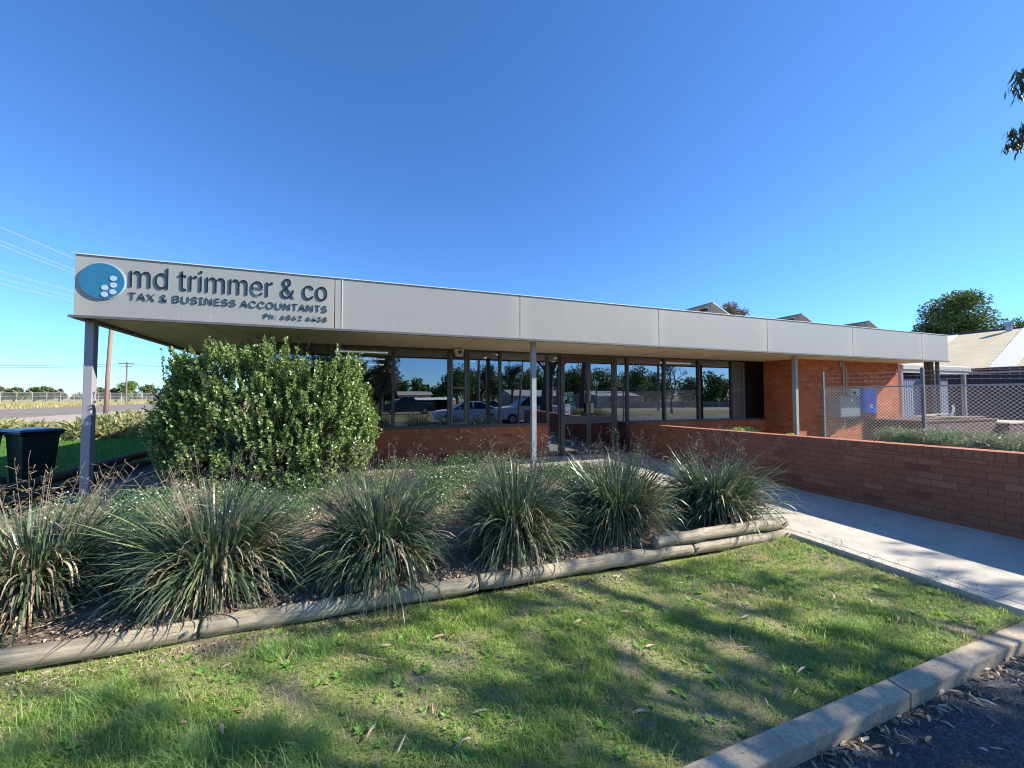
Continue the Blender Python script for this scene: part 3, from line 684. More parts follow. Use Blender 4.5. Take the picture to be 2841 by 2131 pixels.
poster('white paper sheet with small black figures low on the glass door', 4.58, 4.735, 1.07, 1.335, M['paper'], [(.12, .85, .85, .88, 'poster_ink'), (.12, .75, .76, .78, 'poster_ink'), (.15, .26, .15, .42, 'poster_ink'), (.4, .5, .15, .3, 'poster_ink'), (.66, .74, .12, .45, 'poster_ink'), (.26, .4, .15, .22, 'poster_ink')])
# meter cabinets
t = empty('meter_cabinet', (13.4, 8.0, .9), 'grey metal meter cabinet on the brick wall behind the chain fence', 'electrical box')
MB().box(12.98, 13.92, 7.66, 7.995, .90, 1.55).build('case', M['grey_box'], t, .012)
MB().box(13.02, 13.88, 7.648, 7.658, .93, 1.52).build('door', M['grey_box'], t, .004)
MB().box(13.50, 13.55, 7.640, 7.647, 1.38, 1.46).build('label_plate', M['paper'], t)
t = empty('switch_panel', (14.1, 8.0, 1.0), 'cream switch panel with black fittings between grey cabinet and blue box', 'electrical box')
MB().box(13.95, 14.36, 7.90, 7.995, 1.02, 1.77).build('case', M['cream_box'], t, .008)
for z in (1.62, 1.5, 1.24, 1.12): MB().box(14.02, 14.11, 7.86, 7.899, z, z + .07).build('switch', M['black'], t)
t = empty('inverter', (14.6, 8.0, 1.0), 'bright blue solar inverter mounted on the brick wall', 'electrical box')
MB().box(14.39, 14.97, 7.78, 7.995, 1.02, 1.79).build('case', M['blue_box'], t, .02)
MB().box(14.60, 14.74, 7.77, 7.779, 1.17, 1.29).build('display', M['paper'], t)
t = empty('conduit_run', (13.7, 7.97, 1.5), 'two pale conduits running from the soffit down to the grey cabinet', 'conduit')
for dx in (0, .12): MB().tube([(13.58 + dx, 7.96, 2.65), (13.58 + dx, 7.96, 2.52), (13.72 + dx, 7.96, 2.38), (13.72 + dx, 7.96, 1.55)], .022, 8).build('conduit', M['conduit'], t, smooth=True)
MB().tube([(13.62, 7.9, .9), (13.62, 7.9, .66), (13.56, 7.9, .58), (13.47, 7.9, .6), (13.42, 7.9, .7)], .018, 8).build('conduit', M['conduit'], t, smooth=True)
MB().tube([(13.64, 7.9, .9), (13.8, 7.88, .84), (14.1, 7.88, .88), (14.3, 7.9, 1.0)], .014, 8).build('conduit', M['conduit'], t, smooth=True)

# solar rows on the roof (tilted towards +x)
def solar(xp, zp, label):
    t = empty('solar_array', (xp, 8.5, 3.3), label, 'solar panels', 'tilted solar arrays on the roof')
    tl = R(26); Lp = 1.66; dx, dz = Lp * math.cos(tl), -Lp * math.sin(tl); nx, nz = math.sin(tl), math.cos(tl)
    for k in range(4):
        y0 = 8.42 + k * 1.0; y1 = y0 + .985
        def slab(o0, o1, inset=0):
            a = inset; pts = []
            for (s, yy) in ((a, y0 + a), (Lp - a, y0 + a), (Lp - a, y1 - a), (a, y1 - a)):
                pts.append((xp + math.cos(tl) * s + nx * o0, yy, zp - math.sin(tl) * s + nz * o0))
            top = [(p[0] + nx * (o1 - o0), p[1], p[2] + nz * (o1 - o0)) for p in pts]
            m = MB(); m.v = pts + top; m.f = [(3, 2, 1, 0), (4, 5, 6, 7)] + [(i, (i + 1) % 4, (i + 1) % 4 + 4, i + 4) for i in range(4)]; m.m = [0] * 6
            return m
        p = slab(-.01, .0, .03).build('panel', M['solar_back'], t)
        slab(.001, .004, .02).build('cell_face', M['solar_cell'], p)
        fr = MB()
        for (s0, s1, ya, yb) in ((0, .03, y0, y1), (Lp - .03, Lp, y0, y1), (.03, Lp - .03, y0, y0 + .03), (.03, Lp - .03, y1 - .03, y1)):
            q = [(xp + math.cos(tl) * s, yy, zp - math.sin(tl) * s) for (s, yy) in ((s0, ya), (s1, ya), (s1, yb), (s0, yb))]
            lo = [(a[0] - nx * .035, a[1], a[2] - nz * .035) for a in q]
            b = len(fr.v); fr.v += lo + q; fr.f += [(b + 3, b + 2, b + 1, b), (b + 4, b + 5, b + 6, b + 7)] + [(b + i, b + (i + 1) % 4, b + (i + 1) % 4 + 4, b + i + 4) for i in range(4)]; fr.m += [0] * 6
        fr.build('frame', M['galv'], p)
        s = .22; c = Vector((xp + math.cos(tl) * s - nx * .03, y0 + .5, zp - math.sin(tl) * s - nz * .03))
        MB().box(c.x - .07, c.x + .07, c.y - .10, c.y + .10, c.z - .02, c.z + .015).build('junction_box', M['black'], p)
    for yy in (8.6, 10.4, 12.2): MB().box(xp + .05, xp + .09, yy, yy + .04, 3.3, zp - .05).box(xp + .07, xp + 1.2, yy, yy + .04, 3.3, 3.34).build('support_frame', M['galv'], t)
solar(8.98, 4.235, 'tilted solar array nearest the camera, tallest above the fascia')
solar(12.62, 4.165, 'middle tilted solar array showing above the fascia')
solar(15.95, 4.15, 'right-hand tilted solar array showing above the fascia')

# ---------------------------------------------------------------- ramp wall
t = empty('brick_garden_wall', (6.66, 1.3, 0), 'long low dark red brick wall beside the concrete path, its top sunlit', 'wall')
y0, y1 = 1.0, 8.995; za, zb = .935, .80   # top height at near / far end
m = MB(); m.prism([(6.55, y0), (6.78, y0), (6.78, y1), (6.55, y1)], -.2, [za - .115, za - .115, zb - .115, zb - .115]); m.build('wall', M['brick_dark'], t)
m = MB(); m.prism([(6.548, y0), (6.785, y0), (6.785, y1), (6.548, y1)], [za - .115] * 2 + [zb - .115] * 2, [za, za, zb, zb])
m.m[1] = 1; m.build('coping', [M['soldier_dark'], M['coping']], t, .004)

# ---------------------------------------------------------------- chain-link fence at x = 11.25
t = empty('chain_link_fence', (11.25, 7.0, 0), 'galvanised chain-link fence with barbed wire strands beside the building', 'fence')
for yy, zz in ((7.02, 2.20), (5.02, 2.17), (2.2, 2.15), (-.3, 2.15)):
    p = MB().box(11.225, 11.275, yy - .025, yy + .025, -.12, zz).build('fence_post', M['grey_box'], t)
    MB().box(11.20, 11.24, yy - .04, yy + .04, 1.73, 1.80).build('clamp', M['galv'], p)
MB().tube([(11.25, 7.0, 1.78), (11.25, -.4, 1.73)], .017, 8).build('top_rail', M['galv'], t)
m = MB(); sp = .075; H0, H1 = .05, 1.76
def wire(m, p0, p1, r=.0023):
    m.tube([p0, (p1[0], p1[1], p1[2] + .006)], r, 6, cap=False)
Ltot = 7.4; k = int((Ltot + (H1 - H0)) / sp)
for i in range(k):
    s = i * sp
    for sg, xo in ((1, 11.247), (-1, 11.253)):
        a = (s - (H1 - H0)); z0_, z1_ = H0, H1; ya, yb = a, s
        if ya < 0: z0_ = H0 - ya; ya = 0
        if yb > Ltot: z1_ = H1 - (yb - Ltot); yb = Ltot
        if z1_ <= z0_: continue
        if sg == 1: wire(m, (xo, 7.0 - ya, z0_), (xo, 7.0 - yb, z1_))
        else: wire(m, (xo, 7.0 - (Ltot - ya), z0_), (xo, 7.0 - (Ltot - yb), z1_))
m.build('chain_mesh', M['wire'], t, uv=False)
for z, dz in ((2.13, -.16), (2.02, -.13), (1.92, -.09)):
    m = MB(); pts = [(11.25, 6.95 - i * .6, z + dz * (i / 12.) - .02 * math.sin(i * 1.3)) for i in range(13)]; m.tube(pts, .0035, 4)
    for i in range(60):
        yy = 6.9 - i * .12; zz = z + dz * ((6.95 - yy) / 7.2)
        m.tube([(11.25 - .012, yy, zz - .012), (11.25 + .012, yy + .008, zz + .018)], .003, 3)
    m.build('barbed_wire', M['wire'], t, uv=False)

# ---------------------------------------------------------------- yard behind the fence
t = empty('steel_planter', (13.8, 7.0, -.12), 'long rusty brown steel bin with timber offcuts heaped on top behind the fence', 'container')
MB().box(13.75, 17.6, 6.2, 7.3, -.1, .84).build('side', M['rust'], t, .01)
MB().box(13.72, 17.63, 6.17, 7.33, .84, .88).build('rim', M['rust'], t, .005)
m = MB()
for i in range(9):
    xx = random.uniform(14.2, 16.6); yy = random.uniform(6.3, 7.0); L = random.uniform(.8, 1.9); a = random.uniform(-.3, .3); h = .885 + i * .012
    m.prism([(xx, yy), (xx + L, yy + a), (xx + L, yy + a + .1), (xx, yy + .1)], h, h + .02)
m.build('timber_offcut', M['plank'], t)
t = empty('steel_planter', (17.7, 6.4, -.12), 'smaller rusty brown steel tub at the right end of the long one', 'container')
MB().box(17.66, 19.6, 6.0, 7.0, -.1, .72).build('side', M['rust'], t, .01)
MB().box(17.63, 19.63, 5.97, 7.03, .72, .76).build('rim', M['plank'], t, .005)
t = empty('white_pipe_bend', (17.0, 7.0, .9), 'curved white plastic pipe offcut standing on the rusty bin', 'pipe')
MB().tube([(16.9 + .14 * math.sin(a / 8 * 2.4), 6.9, .93 + .34 * (a / 8) + .0) for a in range(9)], [.03] * 8 + [.02], 10).build('pipe', M['white'], t, smooth=True)
# annex : lean-to
t = empty('lean_to_shed', (19.5, 9.4, 0), 'pale lean-to shed with corrugated panels between office and navy building', 'shed')
MB().box(19.5, 24.2, 9.29, 9.43, 2.49, 2.62).box(19.5, 24.3, 9.25, 9.29, 2.62, 2.79).build('fascia', M['conduit'], t)
MB().prism([(19.5, 9.3), (24.3, 9.3), (24.3, 13.5), (19.5, 13.5)], 2.80, [2.83, 2.83, 3.05, 3.05]).build('roof', M['roof_new'], t)
for xx in (19.45, 21.15, 23.9): MB().box(xx, xx + .12, 9.30, 9.42, -.1, 2.49).build('post', M['galv'], t)
for xa, xb in ((19.62, 21.08), (22.4, 22.98)): MB().box(xa, xb, 9.45, 9.5, .0, 2.26).build('wall_panel', M['corr_grey'], t)
MB().box(19.5, 24.2, 10.26, 10.35, -.1, 2.7).build('back_wall', M['navy'], t)
t = empty('downpipe_pair', (21.3, 9.3, 0), 'two thin grey downpipes in front of the lean-to opening', 'downpipe')
MB().tube([(21.35, 9.2, 0), (21.35, 9.2, 2.6)], .035, 8).build('pipe', M['galv'], t)
MB().tube([(21.75, 9.2, 0), (21.75, 9.2, 2.6)], .03, 8).build('pipe', M['galv'], t)
# navy building with corrugated roof
t = empty('navy_warehouse', (28, 8, 0), 'navy clad building with faded corrugated roof and pale clear sheets', 'building')
MB().box(28.15, 48, -5.9, 17.3, -.1, 2.72).build('wall', M['navy'], t)
m = MB()
m.poly([(27.9, -6, 2.93), (27.9, 17.5, 2.93), (38, 17.5, 5.84), (38, -6, 5.84)]); m.poly([(27.9, -6, 2.89), (27.9, 17.5, 2.89), (38, 17.5, 5.80), (38, -6, 5.80)])
m.poly([(38, -6, 5.84), (38, 17.5, 5.84), (48.2, 17.5, 2.9), (48.2, -6, 2.9)]); m.poly([(28.15, 17.3, 2.7), (38, 17.3, 5.79), (48, 17.3, 2.7)]); m.poly([(28.15, -5.9, 2.7), (38, -5.9, 5.79), (48, -5.9, 2.7)])
rf = m.build('roof', M['roof_old'], t)
for a in (9.2, 12.9, 5.5, 1.9): MB().prism([(27.88, a), (38.0, a + 2.1), (38.0, a + 2.95), (27.88, a + .85)], [2.925, 5.845, 5.845, 2.925], [2.95, 5.87, 5.87, 2.95]).build('clear_sheet', M['roof_new'], rf)
MB().tube([(38, -6, 5.86), (38, 17.5, 5.86)], .07, 8).build('ridge_cap', M['navy'], rf)
MB().box(27.78, 27.9, -6, 17.5, 2.80, 2.93).build('gutter', M['rustred'], t)
MB().box(27.98, 28.14, -6, 17.4, 2.66, 2.76).build('eave_trim', M['conduit'], t)
MB().tube([(37.3, 12.5, 5.5), (37.3, 12.5, 5.98), (37.3, 12.5, 5.99), (37.3, 12.5, 6.2)], [.14, .14, .25, .23], 12).build('roof_vent', M['galv'], rf)

# ---------------------------------------------------------------- wheelie bins
def bin_(loc, rz, label):
    t = empty('wheelie_bin', loc, label, 'bin', 'dark wheelie bins on the side lawn', rz)
    x, y, z = loc
    ca, sa = math.cos(rz), math.sin(rz)
    T = lambda p: (x + p[0] * ca - p[1] * sa, y + p[0] * sa + p[1] * ca, z + p[2])
    def loft(secs, name, mat, parent, bevel=.012):
        m = MB()
        for (hx, y0, y1, zz) in secs: m.v += [T((-hx, y0, zz)), T((hx, y0, zz)), T((hx, y1, zz)), T((-hx, y1, zz))]
        n = len(secs); m.f = [(3, 2, 1, 0), tuple(4 * (n - 1) + i for i in range(4))]
        for k in range(n - 1):
            for i in range(4): m.f.append((4 * k + i, 4 * k + (i + 1) % 4, 4 * k + 4 + (i + 1) % 4, 4 * k + 4 + i))
        m.m = [0] * len(m.f); return m.build(name, mat, parent, bevel)
    body = loft([(.20, -.24, .17, .06), (.205, -.25, .22, .30), (.24, -.30, .27, .93), (.27, -.33, .30, .935), (.275, -.335, .31, .98)], 'body', M['bin'], t)
    lid = loft([(.29, -.37, .35, .982), (.295, -.40, .36, 1.0), (.27, -.33, .33, 1.035), (.15, -.2, .25, 1.052)], 'lid', M['binlid'], t)
    m = MB(); m.tube([T((-.25, .36, .96)), T((.25, .36, .96))], .017, 8); m.build('handle', M['binlid'], t)
    for s in (-1, 1):
        wl = MB(); wl.tube([T((s * .245, .22, .10)), T((s * .285, .22, .10))], .10, 18); wl.build('wheel', M['rubber'], t)
bin_((-6.03, 9.65, -.1), R(52), 'dark green wheelie bin with closed lid beside the log border')
bin_((-6.95, 9.75, -.1), R(95), 'dark wheelie bin mostly cut off by the left frame edge')

# ---------------------------------------------------------------- power poles and wires
t = empty('power_pole', (-25.9, 50, -.2), 'thick reddish timber power pole behind the canopy post', 'power pole')
MB().tube([(-25.9, 50, -.3), (-25.82, 50, 4), (-25.66, 50, 9), (-25.55, 50, 12.6)], [.19, .18, .165, .15], 16).build('pole', M['polewood'], t, smooth=True)
MB().tube([(-25.6, 49.8, 11.2), (-25.3, 49.3, 11.4)], .05, 8).build('bracket', M['galv'], t)
MB().box(-26.8, -24.3, 49.62, 49.74, 11.9, 12.02).build('crossarm', M['greywood'], t)
t = empty('power_pole', (-58.4, 120, 0), 'distant grey power pole with crossarm above the far trees', 'power pole')
MB().tube([(-58.4, 120, -.2), (-58.4, 120, 10.1)], [.22, .16], 8).build('pole', M['greywood'], t)
MB().box(-60.0, -57.0, 119.9, 120.1, 9.55, 9.75).box(-59.5, -57.4, 119.9, 120.1, 8.9, 9.05).build('crossarm', M['greywood'], t)
def wirething(label, lines, r, mat, name='overhead_wire', grp='overhead wires at the left'):
    p = lines[0][0]; t = empty(name, p, label, 'wire', grp); m = MB()
    for a, b_, sag in lines:
        a = Vector(a); b_ = Vector(b_); m.tube([a.lerp(b_, i / 12) - Vector((0, 0, sag * 4 * (i / 12) * (1 - i / 12))) for i in range(13)], r, 4)
    m.build('wire', mat, t, uv=False)
wirething('top pale wire at the upper left, sloping down to the fascia corner', [((-34.5, 45, 17.8), (-22, 46, 12.4), .15)], .035, M['palecable'])
wirething('pair of pale wires below the top one at the left', [((-34.5, 45, 16.5), (-22, 46, 11.5), .15), ((-34.5, 45, 16.1), (-22, 46, 11.2), .15)], .03, M['palecable'])
wirething('lowest bundle of pale wires at the left above the post', [((-34.5, 45, 13.4), (-22, 46, 10.1), .15), ((-34.5, 45, 12.7), (-22, 46, 9.7), .15), ((-34.5, 45, 12.2), (-22, 46, 9.4), .15)], .028, M['palecable'])
wirething('thin dark wires running to the distant power pole crossarm', [((-110, 120, 8.6), (-58.4, 120, 9.6), .6), ((-58.4, 120, 9.6), (-20, 120, 8.4), .6), ((-110, 121, 8.2), (-58.4, 120, 9.1), .6)], .05, M['cable'])

# ---------------------------------------------------------------- trees
def crown(name, clumps, n, L, Wd, mat, parent, droop=0., shell=.6, flat=1.):
    cl = np.array([c[:3] for c in clumps]); rr = np.array([c[3] for c in clumps])
    p = rr ** 2; idx = RNG.choice(len(clumps), n, p=p / p.sum())
    off = ball(n, 1., shell) * rr[idx][:, None]; off[:, 2] *= flat
    P = cl[idx] + off
    D = unit(off + RNG.normal(size=(n, 3)) * rr[idx][:, None] * .6); D[:, 2] -= droop
    V, F = leaves(P, D, L * RNG.uniform(.6, 1.3, n), Wd * RNG.uniform(.7, 1.2, n))
    return npmesh(name, V, F, mat, parent)
def tree(name, base, h, tr, clumps, n, L, Wd, mat, label, cat='tree', group=None, bark='bark', droop=0, shell=.6, flat=1., fork=.35, nb=None):
    t = empty(name, base, label, cat, group); b = Vector(base); m = MB()
    top = Vector((sum(c[0] for c in clumps) / len(clumps), sum(c[1] for c in clumps) / len(clumps), b.z + h * .72)) if clumps else b + Vector((0, 0, h))
    pts = [b + Vector((0, 0, -.1)), b.lerp(top, .2) + Vector((.02 * h, 0, 0)), b.lerp(top, .5), b.lerp(top, .8), top]
    m.tube(pts, [tr * 1.25, tr, tr * .8, tr * .5, tr * .25], 10)
    for c in clumps[:nb]:
        c = Vector(c[:3]); s = b.lerp(top, fork + random.random() * .4); mid = s.lerp(c, .5) + Vector((0, 0, -.04 * h))
        m.tube([s, mid, c], [tr * .42, tr * .25, tr * .08], 6)
    m.build('trunk', M[bark], t, smooth=True)
    if clumps: crown('crown', clumps, n, L, Wd, mat, t, droop, shell, flat)
    return t
def blob(cx, cy, cz, rx, ry, rz, n, r0, r1, seed=0):
    rs = random.Random(seed); out = []
    for i in range(n):
        a = rs.random() * 2 * math.pi; u = rs.uniform(-1, 1); q = rs.random() ** .4; s = math.sqrt(1 - u * u)
        out.append((cx + rx * q * s * math.cos(a), cy + ry * q * s * math.sin(a), cz + rz * q * u, rs.uniform(r0, r1)))
    return out
# conifer behind the right end
cl = blob(41.5, 16.6, 7.6, 1.7, 1.7, 1.4, 16, .7, 1.1, 3) + [(40.9, 19.2, 5.6, .8), (40.9, 18.6, 6.1, 1.0), (41.3, 17.8, 6.6, 1.1), (41.6, 15.2, 6.3, .9), (41.9, 14.2, 6.3, .9), (41.9, 13.4, 6.5, .6), (41.5, 16.5, 5.6, 1.4), (41.5, 15.2, 5.2, 1.2), (41.5, 17.8, 5.2, 1.2)]
tree('pine_tree', (41.5, 16.5, 0), 8.5, .28, cl, 15000, .22, .05, M['pine'], 'dark green rounded conifer rising behind the right end of the roof', flat=.8)
tree('gum_tree', (30.2, 26.3, 0), 9, .2, blob(30.2, 26.3, 9.0, 1.3, 1.0, .55, 9, .4, .7, 5), 3000, .2, .045, M['greytree'], 'brownish tree top just showing over the roof beside the nearest solar array')
# far trees across the paddock
def far(x, h, wdt, y, mat, label, seed, ncl=14, n=2200, bare=False):
    zc = h * .55
    tree('paddock_tree', (x, y, -.2), h, .25, blob(x, y, zc, wdt * .40, wdt * .4, h * .30, ncl, h * .10, h * .19, seed), n, .5, .2, mat, label, group='trees beyond the paddock fence', nb=5)
import itertools
fl = [(-98.2, 5.0, 4.4, 150, 'fartree', 'flat-topped olive tree at the far left of the paddock'),
      (-93.9, 4.8, 3.2, 150, 'fartree', 'rounded tree, left one of a touching pair over the paddock'),
      (-91.2, 4.8, 3.2, 150, 'fartree', 'rounded tree, right one of a touching pair over the paddock'),
      (-88.4, 4.0, 3.0, 150, 'greytree', 'low brownish tree on the paddock skyline left of the post'),
      (-104, 4.5, 5.0, 155, 'greytree', 'low hazy tree at the very left edge of the paddock skyline'),
      (-79.2, 4.8, 2.4, 150, 'fartree', 'small dark tree between canopy post and thick power pole'),
      (-76.0, 5.0, 3.2, 151, 'fartree', 'olive tree between power pole and bright round tree'),
      (-72.4, 7.3, 5.4, 150, 'fargreen', 'bright yellow-green round tree under the distant power pole'),
      (-67.7, 6.2, 4.6, 150, 'fartree', 'olive tree at the left edge of the big shrub'),
      (-62.0, 6.4, 5.0, 150, 'fartree', 'olive tree hidden mostly behind the big shrub')]
for i, (x, h, wd, y, mt_, lb) in enumerate(fl): far(x, h, wd, y, M[mt_], lb, 20 + i)
# low continuous scrub on the horizon
cl = [(-240 + i * 5.2, 290 + random.uniform(-8, 8), random.uniform(.4, 1.8), random.uniform(2.2, 3.6)) for i in range(70)]
tag(crown('distant_scrub', cl, 12000, 1.6, .5, M['greytree'], None), 'low hazy line of scrub along the horizon at the left', 'scrub', kind='stuff')
# far fence
t = empty('airfield_fence', (-98, 112, -.2), 'tall chain wire fence with angled post tops across the dry paddock', 'fence')
pa, pb = Vector((-96, 112, -.2)), Vector((-70, 190, -.2))
fx = lambda s: Vector((-92 + 30 * s, 108 + 42 * s, -.15))
nps = 22
for i in range(nps):
    p = fx(i / (nps - 1)); m = MB(); m.tube([p, p + Vector((0, 0, 2.75)), p + Vector((-.5, -.35, 3.2))], .045, 6); m.build('post', M['conduit'], t)
m = MB()
for z in (.1, .9, 1.8, 2.7):
    m.tube([fx(0) + Vector((0, 0, z)), fx(1) + Vector((0, 0, z))], .025, 4)
m.build('line_wire', M['conduit'], t)
def meshmat():
    m = bpy.data.materials.new('far_chain_wire'); m.use_nodes = True; nt = m.node_tree; b = nt.nodes['Principled BSDF']
    b.inputs['Base Color'].default_value = (.25, .27, .28, 1); b.inputs['Alpha'].default_value = .16; b.inputs['Roughness'].default_value = .7; return m
MB().poly([fx(0), fx(1), fx(1) + Vector((0, 0, 2.7)), fx(0) + Vector((0, 0, 2.7))]).build('netting', meshmat(), t)
p = fx(.0) + Vector((3.5, 5, 0)); m = MB()
# ---------------------------------------------------------------- shrubs, hedges
def hedge(name, x_of, n_cl, rad, n, L, Wd, mat, label, seed, cat='hedge', group=None, upb=.4):
    rs = random.Random(seed); cl = []
    for i in range(n_cl):
        x, y, z = x_of(rs); cl.append((x, y, z, rs.uniform(*rad)))
    c0 = cl[0]; t = empty(name, (c0[0], c0[1], 0), label, cat, group)
    crown('foliage', cl, n, L, Wd, mat, t, -upb, .35, .8)
hedge('garden_hedge', lambda r: (8.7 + r.uniform(-.32, .32), r.uniform(1.2, 4.35), r.choice((.80, .80, .6, .4)) + r.uniform(-.08, .09)), 200, (.12, .2), 60000, .04, .008, M['hedge'], 'low grey-green fine-leaved hedge in the raised bed behind the brick wall', 4)
hedge('side_hedge', lambda r: (lambda s: (-9.9 - 1.9 * s + r.uniform(-.5, .5) - .3, 19.3 + 6.0 * s + r.uniform(-1.2, 1.2) , .15 + r.uniform(-.15, .22)))(r.random()), 60, (.35, .55), 9000, .22, .045, M['grevillea'], 'rounded olive and russet hedge between the side lawn and the street', 8)
hedge('side_hedge', lambda r: (r.uniform(-22, -12.4), 22.5 + r.uniform(-1., 1.), .05 + r.uniform(-.15, .15)), 50, (.35, .5), 7000, .22, .045, M['grevillea'], 'low olive hedge behind the wheelie bin, cut off at the left edge', 9)

def big_shrub():
    t = empty('glossy_shrub', (-1.7, 7.3, 0), 'big upright glossy green shrub under the canopy beside the windows', 'shrub')
    rs = RNG; n = 3000; cx, cy = -1.60, 7.22
    th = rs.uniform(0, 2 * math.pi, n); q = rs.random(n) ** .33; z = rs.uniform(0, 1.0, n) ** .72
    bul = .84 + .16 * np.sin(np.clip(z * 1.25, 0, 1) * math.pi)
    u_ = rs.uniform(-1, 1, n); u_ = np.where(rs.random(n) < .25, np.sign(u_) * (1 - .15 * rs.random(n)), u_); xx = cx + 1.48 * u_ * bul; yy = cy + .80 * np.sqrt(1 - np.abs(u_) ** 3.2) * np.sign(np.sin(th)) * rs.random(n) ** .4 * bul
    ztop = 2.30 + .10 * np.sin(xx * 3.1 + 1) + .08 * np.sin(xx * 8) - .30 * np.clip(xx + .75, 0, 1) - .05 * np.clip(-2.5 - xx, 0, 1) + rs.normal(size=n) * .06
    zz = .02 + z * (ztop - .30)
    out = np.stack([(xx - cx) / 1.5, (yy - cy) / .78, np.zeros(n)], -1)
    D = unit(out * .40 + np.array([0, 0, .9]) + rs.normal(size=(n, 3)) * .16); Ln = rs.uniform(.16, .34, n); S0 = np.stack([xx, yy, zz], -1)
    S0[:, 1] = np.where(S0[:, 2] + Ln > 2.5, np.maximum(S0[:, 1], 7.05), S0[:, 1])
    ex = np.array([[-2.98, 7.0, 1.75], [-2.88, 7.0, 1.8], [-2.7, 7.1, 1.85], [-2.45, 7.6, 1.95], [-2.15, 7.8, 2.05], [-2.0, 7.7, 2.05], [-1.75, 7.3, 2.0], [-1.60, 7.15, 1.95], [-1.45, 7.1, 2.0], [-1.3, 7.15, 2.0], [-1.3, 7.8, 2.08], [-.95, 7.9, 2.05], [-.85, 7.95, 2.0], [-1.15, 7.1, 1.9], [-.45, 7.3, 1.7], [-2.1, 7.85, 2.1], [-1.9, 7.8, 2.1], [-1.55, 7.85, 2.15], [-2.6, 7.7, 2.0], [-.6, 7.5, 1.75], [-2.3, 7.1, 1.85]])
    S0 = np.vstack([S0, ex]); D = np.vstack([D, unit(np.array([0, 0, 1.]) + rs.normal(size=(len(ex), 3)) * .08)]); Ln = np.concatenate([Ln, rs.uniform(.40, .55, len(ex))])
    n = len(S0); m = MB()
    for i in range(n):
        a = Vector(S0[i]); m.tube([a, a + Vector(D[i]) * Ln[i]], [.004, .0015], 3, cap=False)
    for i in range(80):
        a = Vector((cx + random.uniform(-.8, .8), cy + random.uniform(-.35, .35), .03)); s = random.randrange(n); m.tube([a, a.lerp(Vector(S0[s]), .5) + Vector((0, 0, .1)), Vector(S0[s])], [.016, .011, .006], 5)
    m.build('twigs', M['shrub_in'], t, uv=False)
    k = 34; tt = rs.random((n, k)) ** .8; P = S0[:, None] + D[:, None] * (tt * Ln[:, None])[..., None]
    P = P.reshape(-1, 3); DD = np.repeat(D, k, 0); side = unit(rs.normal(size=DD.shape)); LD = unit(DD * .8 + side * .8)
    V, F = leaves(P, LD, rs.uniform(.034, .060, len(P)), rs.uniform(.011, .017, len(P)), up=DD * 2)
    npmesh('leaves', V, F, M['shrub'], t)
big_shrub()

# ---------------------------------------------------------------- strappy clumps
def strappy(x, y, z, r, h, label, seed, nl=300, nd=230, ns=34, lean=0):
    nl = int(nl * 3.4); nd = int(nd * 2.6); ns = int(ns * 2.0)
    g = np.random.default_rng(seed); ph = seed * 1.7
    t = empty('strappy_plant', (x, y, z), label, 'plant', 'strappy-leaved clumps along the front of the bed')
    def arcs(n, Lr, el, wd, curl, k=8, rad=.12, basez=(0, .08)):
        az = g.uniform(0, 2 * math.pi, n); L = g.uniform(*Lr, n) * (1 + .16 * np.sin(az * 2 + ph) + .10 * np.sin(az * 5 + 2 * ph)); e0 = g.uniform(*el, n); cu = g.uniform(*curl, n)
        br = rad * np.sqrt(g.random(n)); P = np.zeros((n, k, 3))
        P[:, 0] = np.stack([x + br * np.cos(az), y + br * np.sin(az), z + g.uniform(*basez, n)], -1)
        e = e0.copy(); st = L / (k - 1)
        for j in range(1, k):
            wob = g.normal(size=n) * .05; P[:, j] = P[:, j - 1] + np.stack([np.cos(e) * np.cos(az + wob), np.cos(e) * np.sin(az + wob), np.sin(e)], -1) * st[:, None]
            e = e - cu * (j / (k - 1)) * 2 / (k - 1) * (1 + .4 * g.random(n)); e = np.maximum(e, -1.35)
            low = P[:, j, 2] < z - .16; P[low, j, 2] = z - .16 
        tw = g.normal(size=n) * .5
        S = unit(np.stack([-np.sin(az + tw), np.cos(az + tw), .35 * g.normal(size=n)], -1))
        wdt = g.uniform(*wd, n); prof = np.array([.7, 1, 1, .95, .85, .65, .4, .05])[:k]
        return strips(P, wdt[:, None] * prof[None], S)
    V, F = arcs(nl, (h * .38, h * .90), (.0, 1.5), (.0045, .0105), (.0, 1.5), rad=.27, basez=(0, .30)); npmesh('green_leaves', V, F, M['strap'], t)
    V1, F1 = arcs(nd, (h * .3, h * .72), (-.5, 1.4), (.004, .010), (.6, 3.2), rad=.30, basez=(.0, .32)); npmesh('dry_leaves', V1, F1, M['strap_dry'], t)
    # stalks with twiggy seed heads
    m = MB(); 
    for i in range(ns):
        az = g.uniform(0, 6.28); L = h * g.uniform(.85, 1.45); le = g.uniform(.05, .5); b = Vector((x + .1 * math.cos(az), y + .1 * math.sin(az), z + .05))
        d = Vector((math.cos(az) * le, math.sin(az) * le, 1)).normalized(); mid = b + d * L * .6; tip = b + d * L + Vector((math.cos(az), math.sin(az), -.3)) * .06
        m.tube([b, mid, tip], [.002, .0015, .0009], 3, cap=False)
        for q in range(9):
            s = mid.lerp(tip, g.random()); dd = Vector(g.normal(size=3)) * .035 + Vector((0, 0, .03)); e = s + dd
            m.tube([s, e, e + Vector(g.normal(size=3)) * .018], [.001, .001, .0026], 3, cap=False)
    m.build('seed_stalks', M['stalk'], t, uv=False)
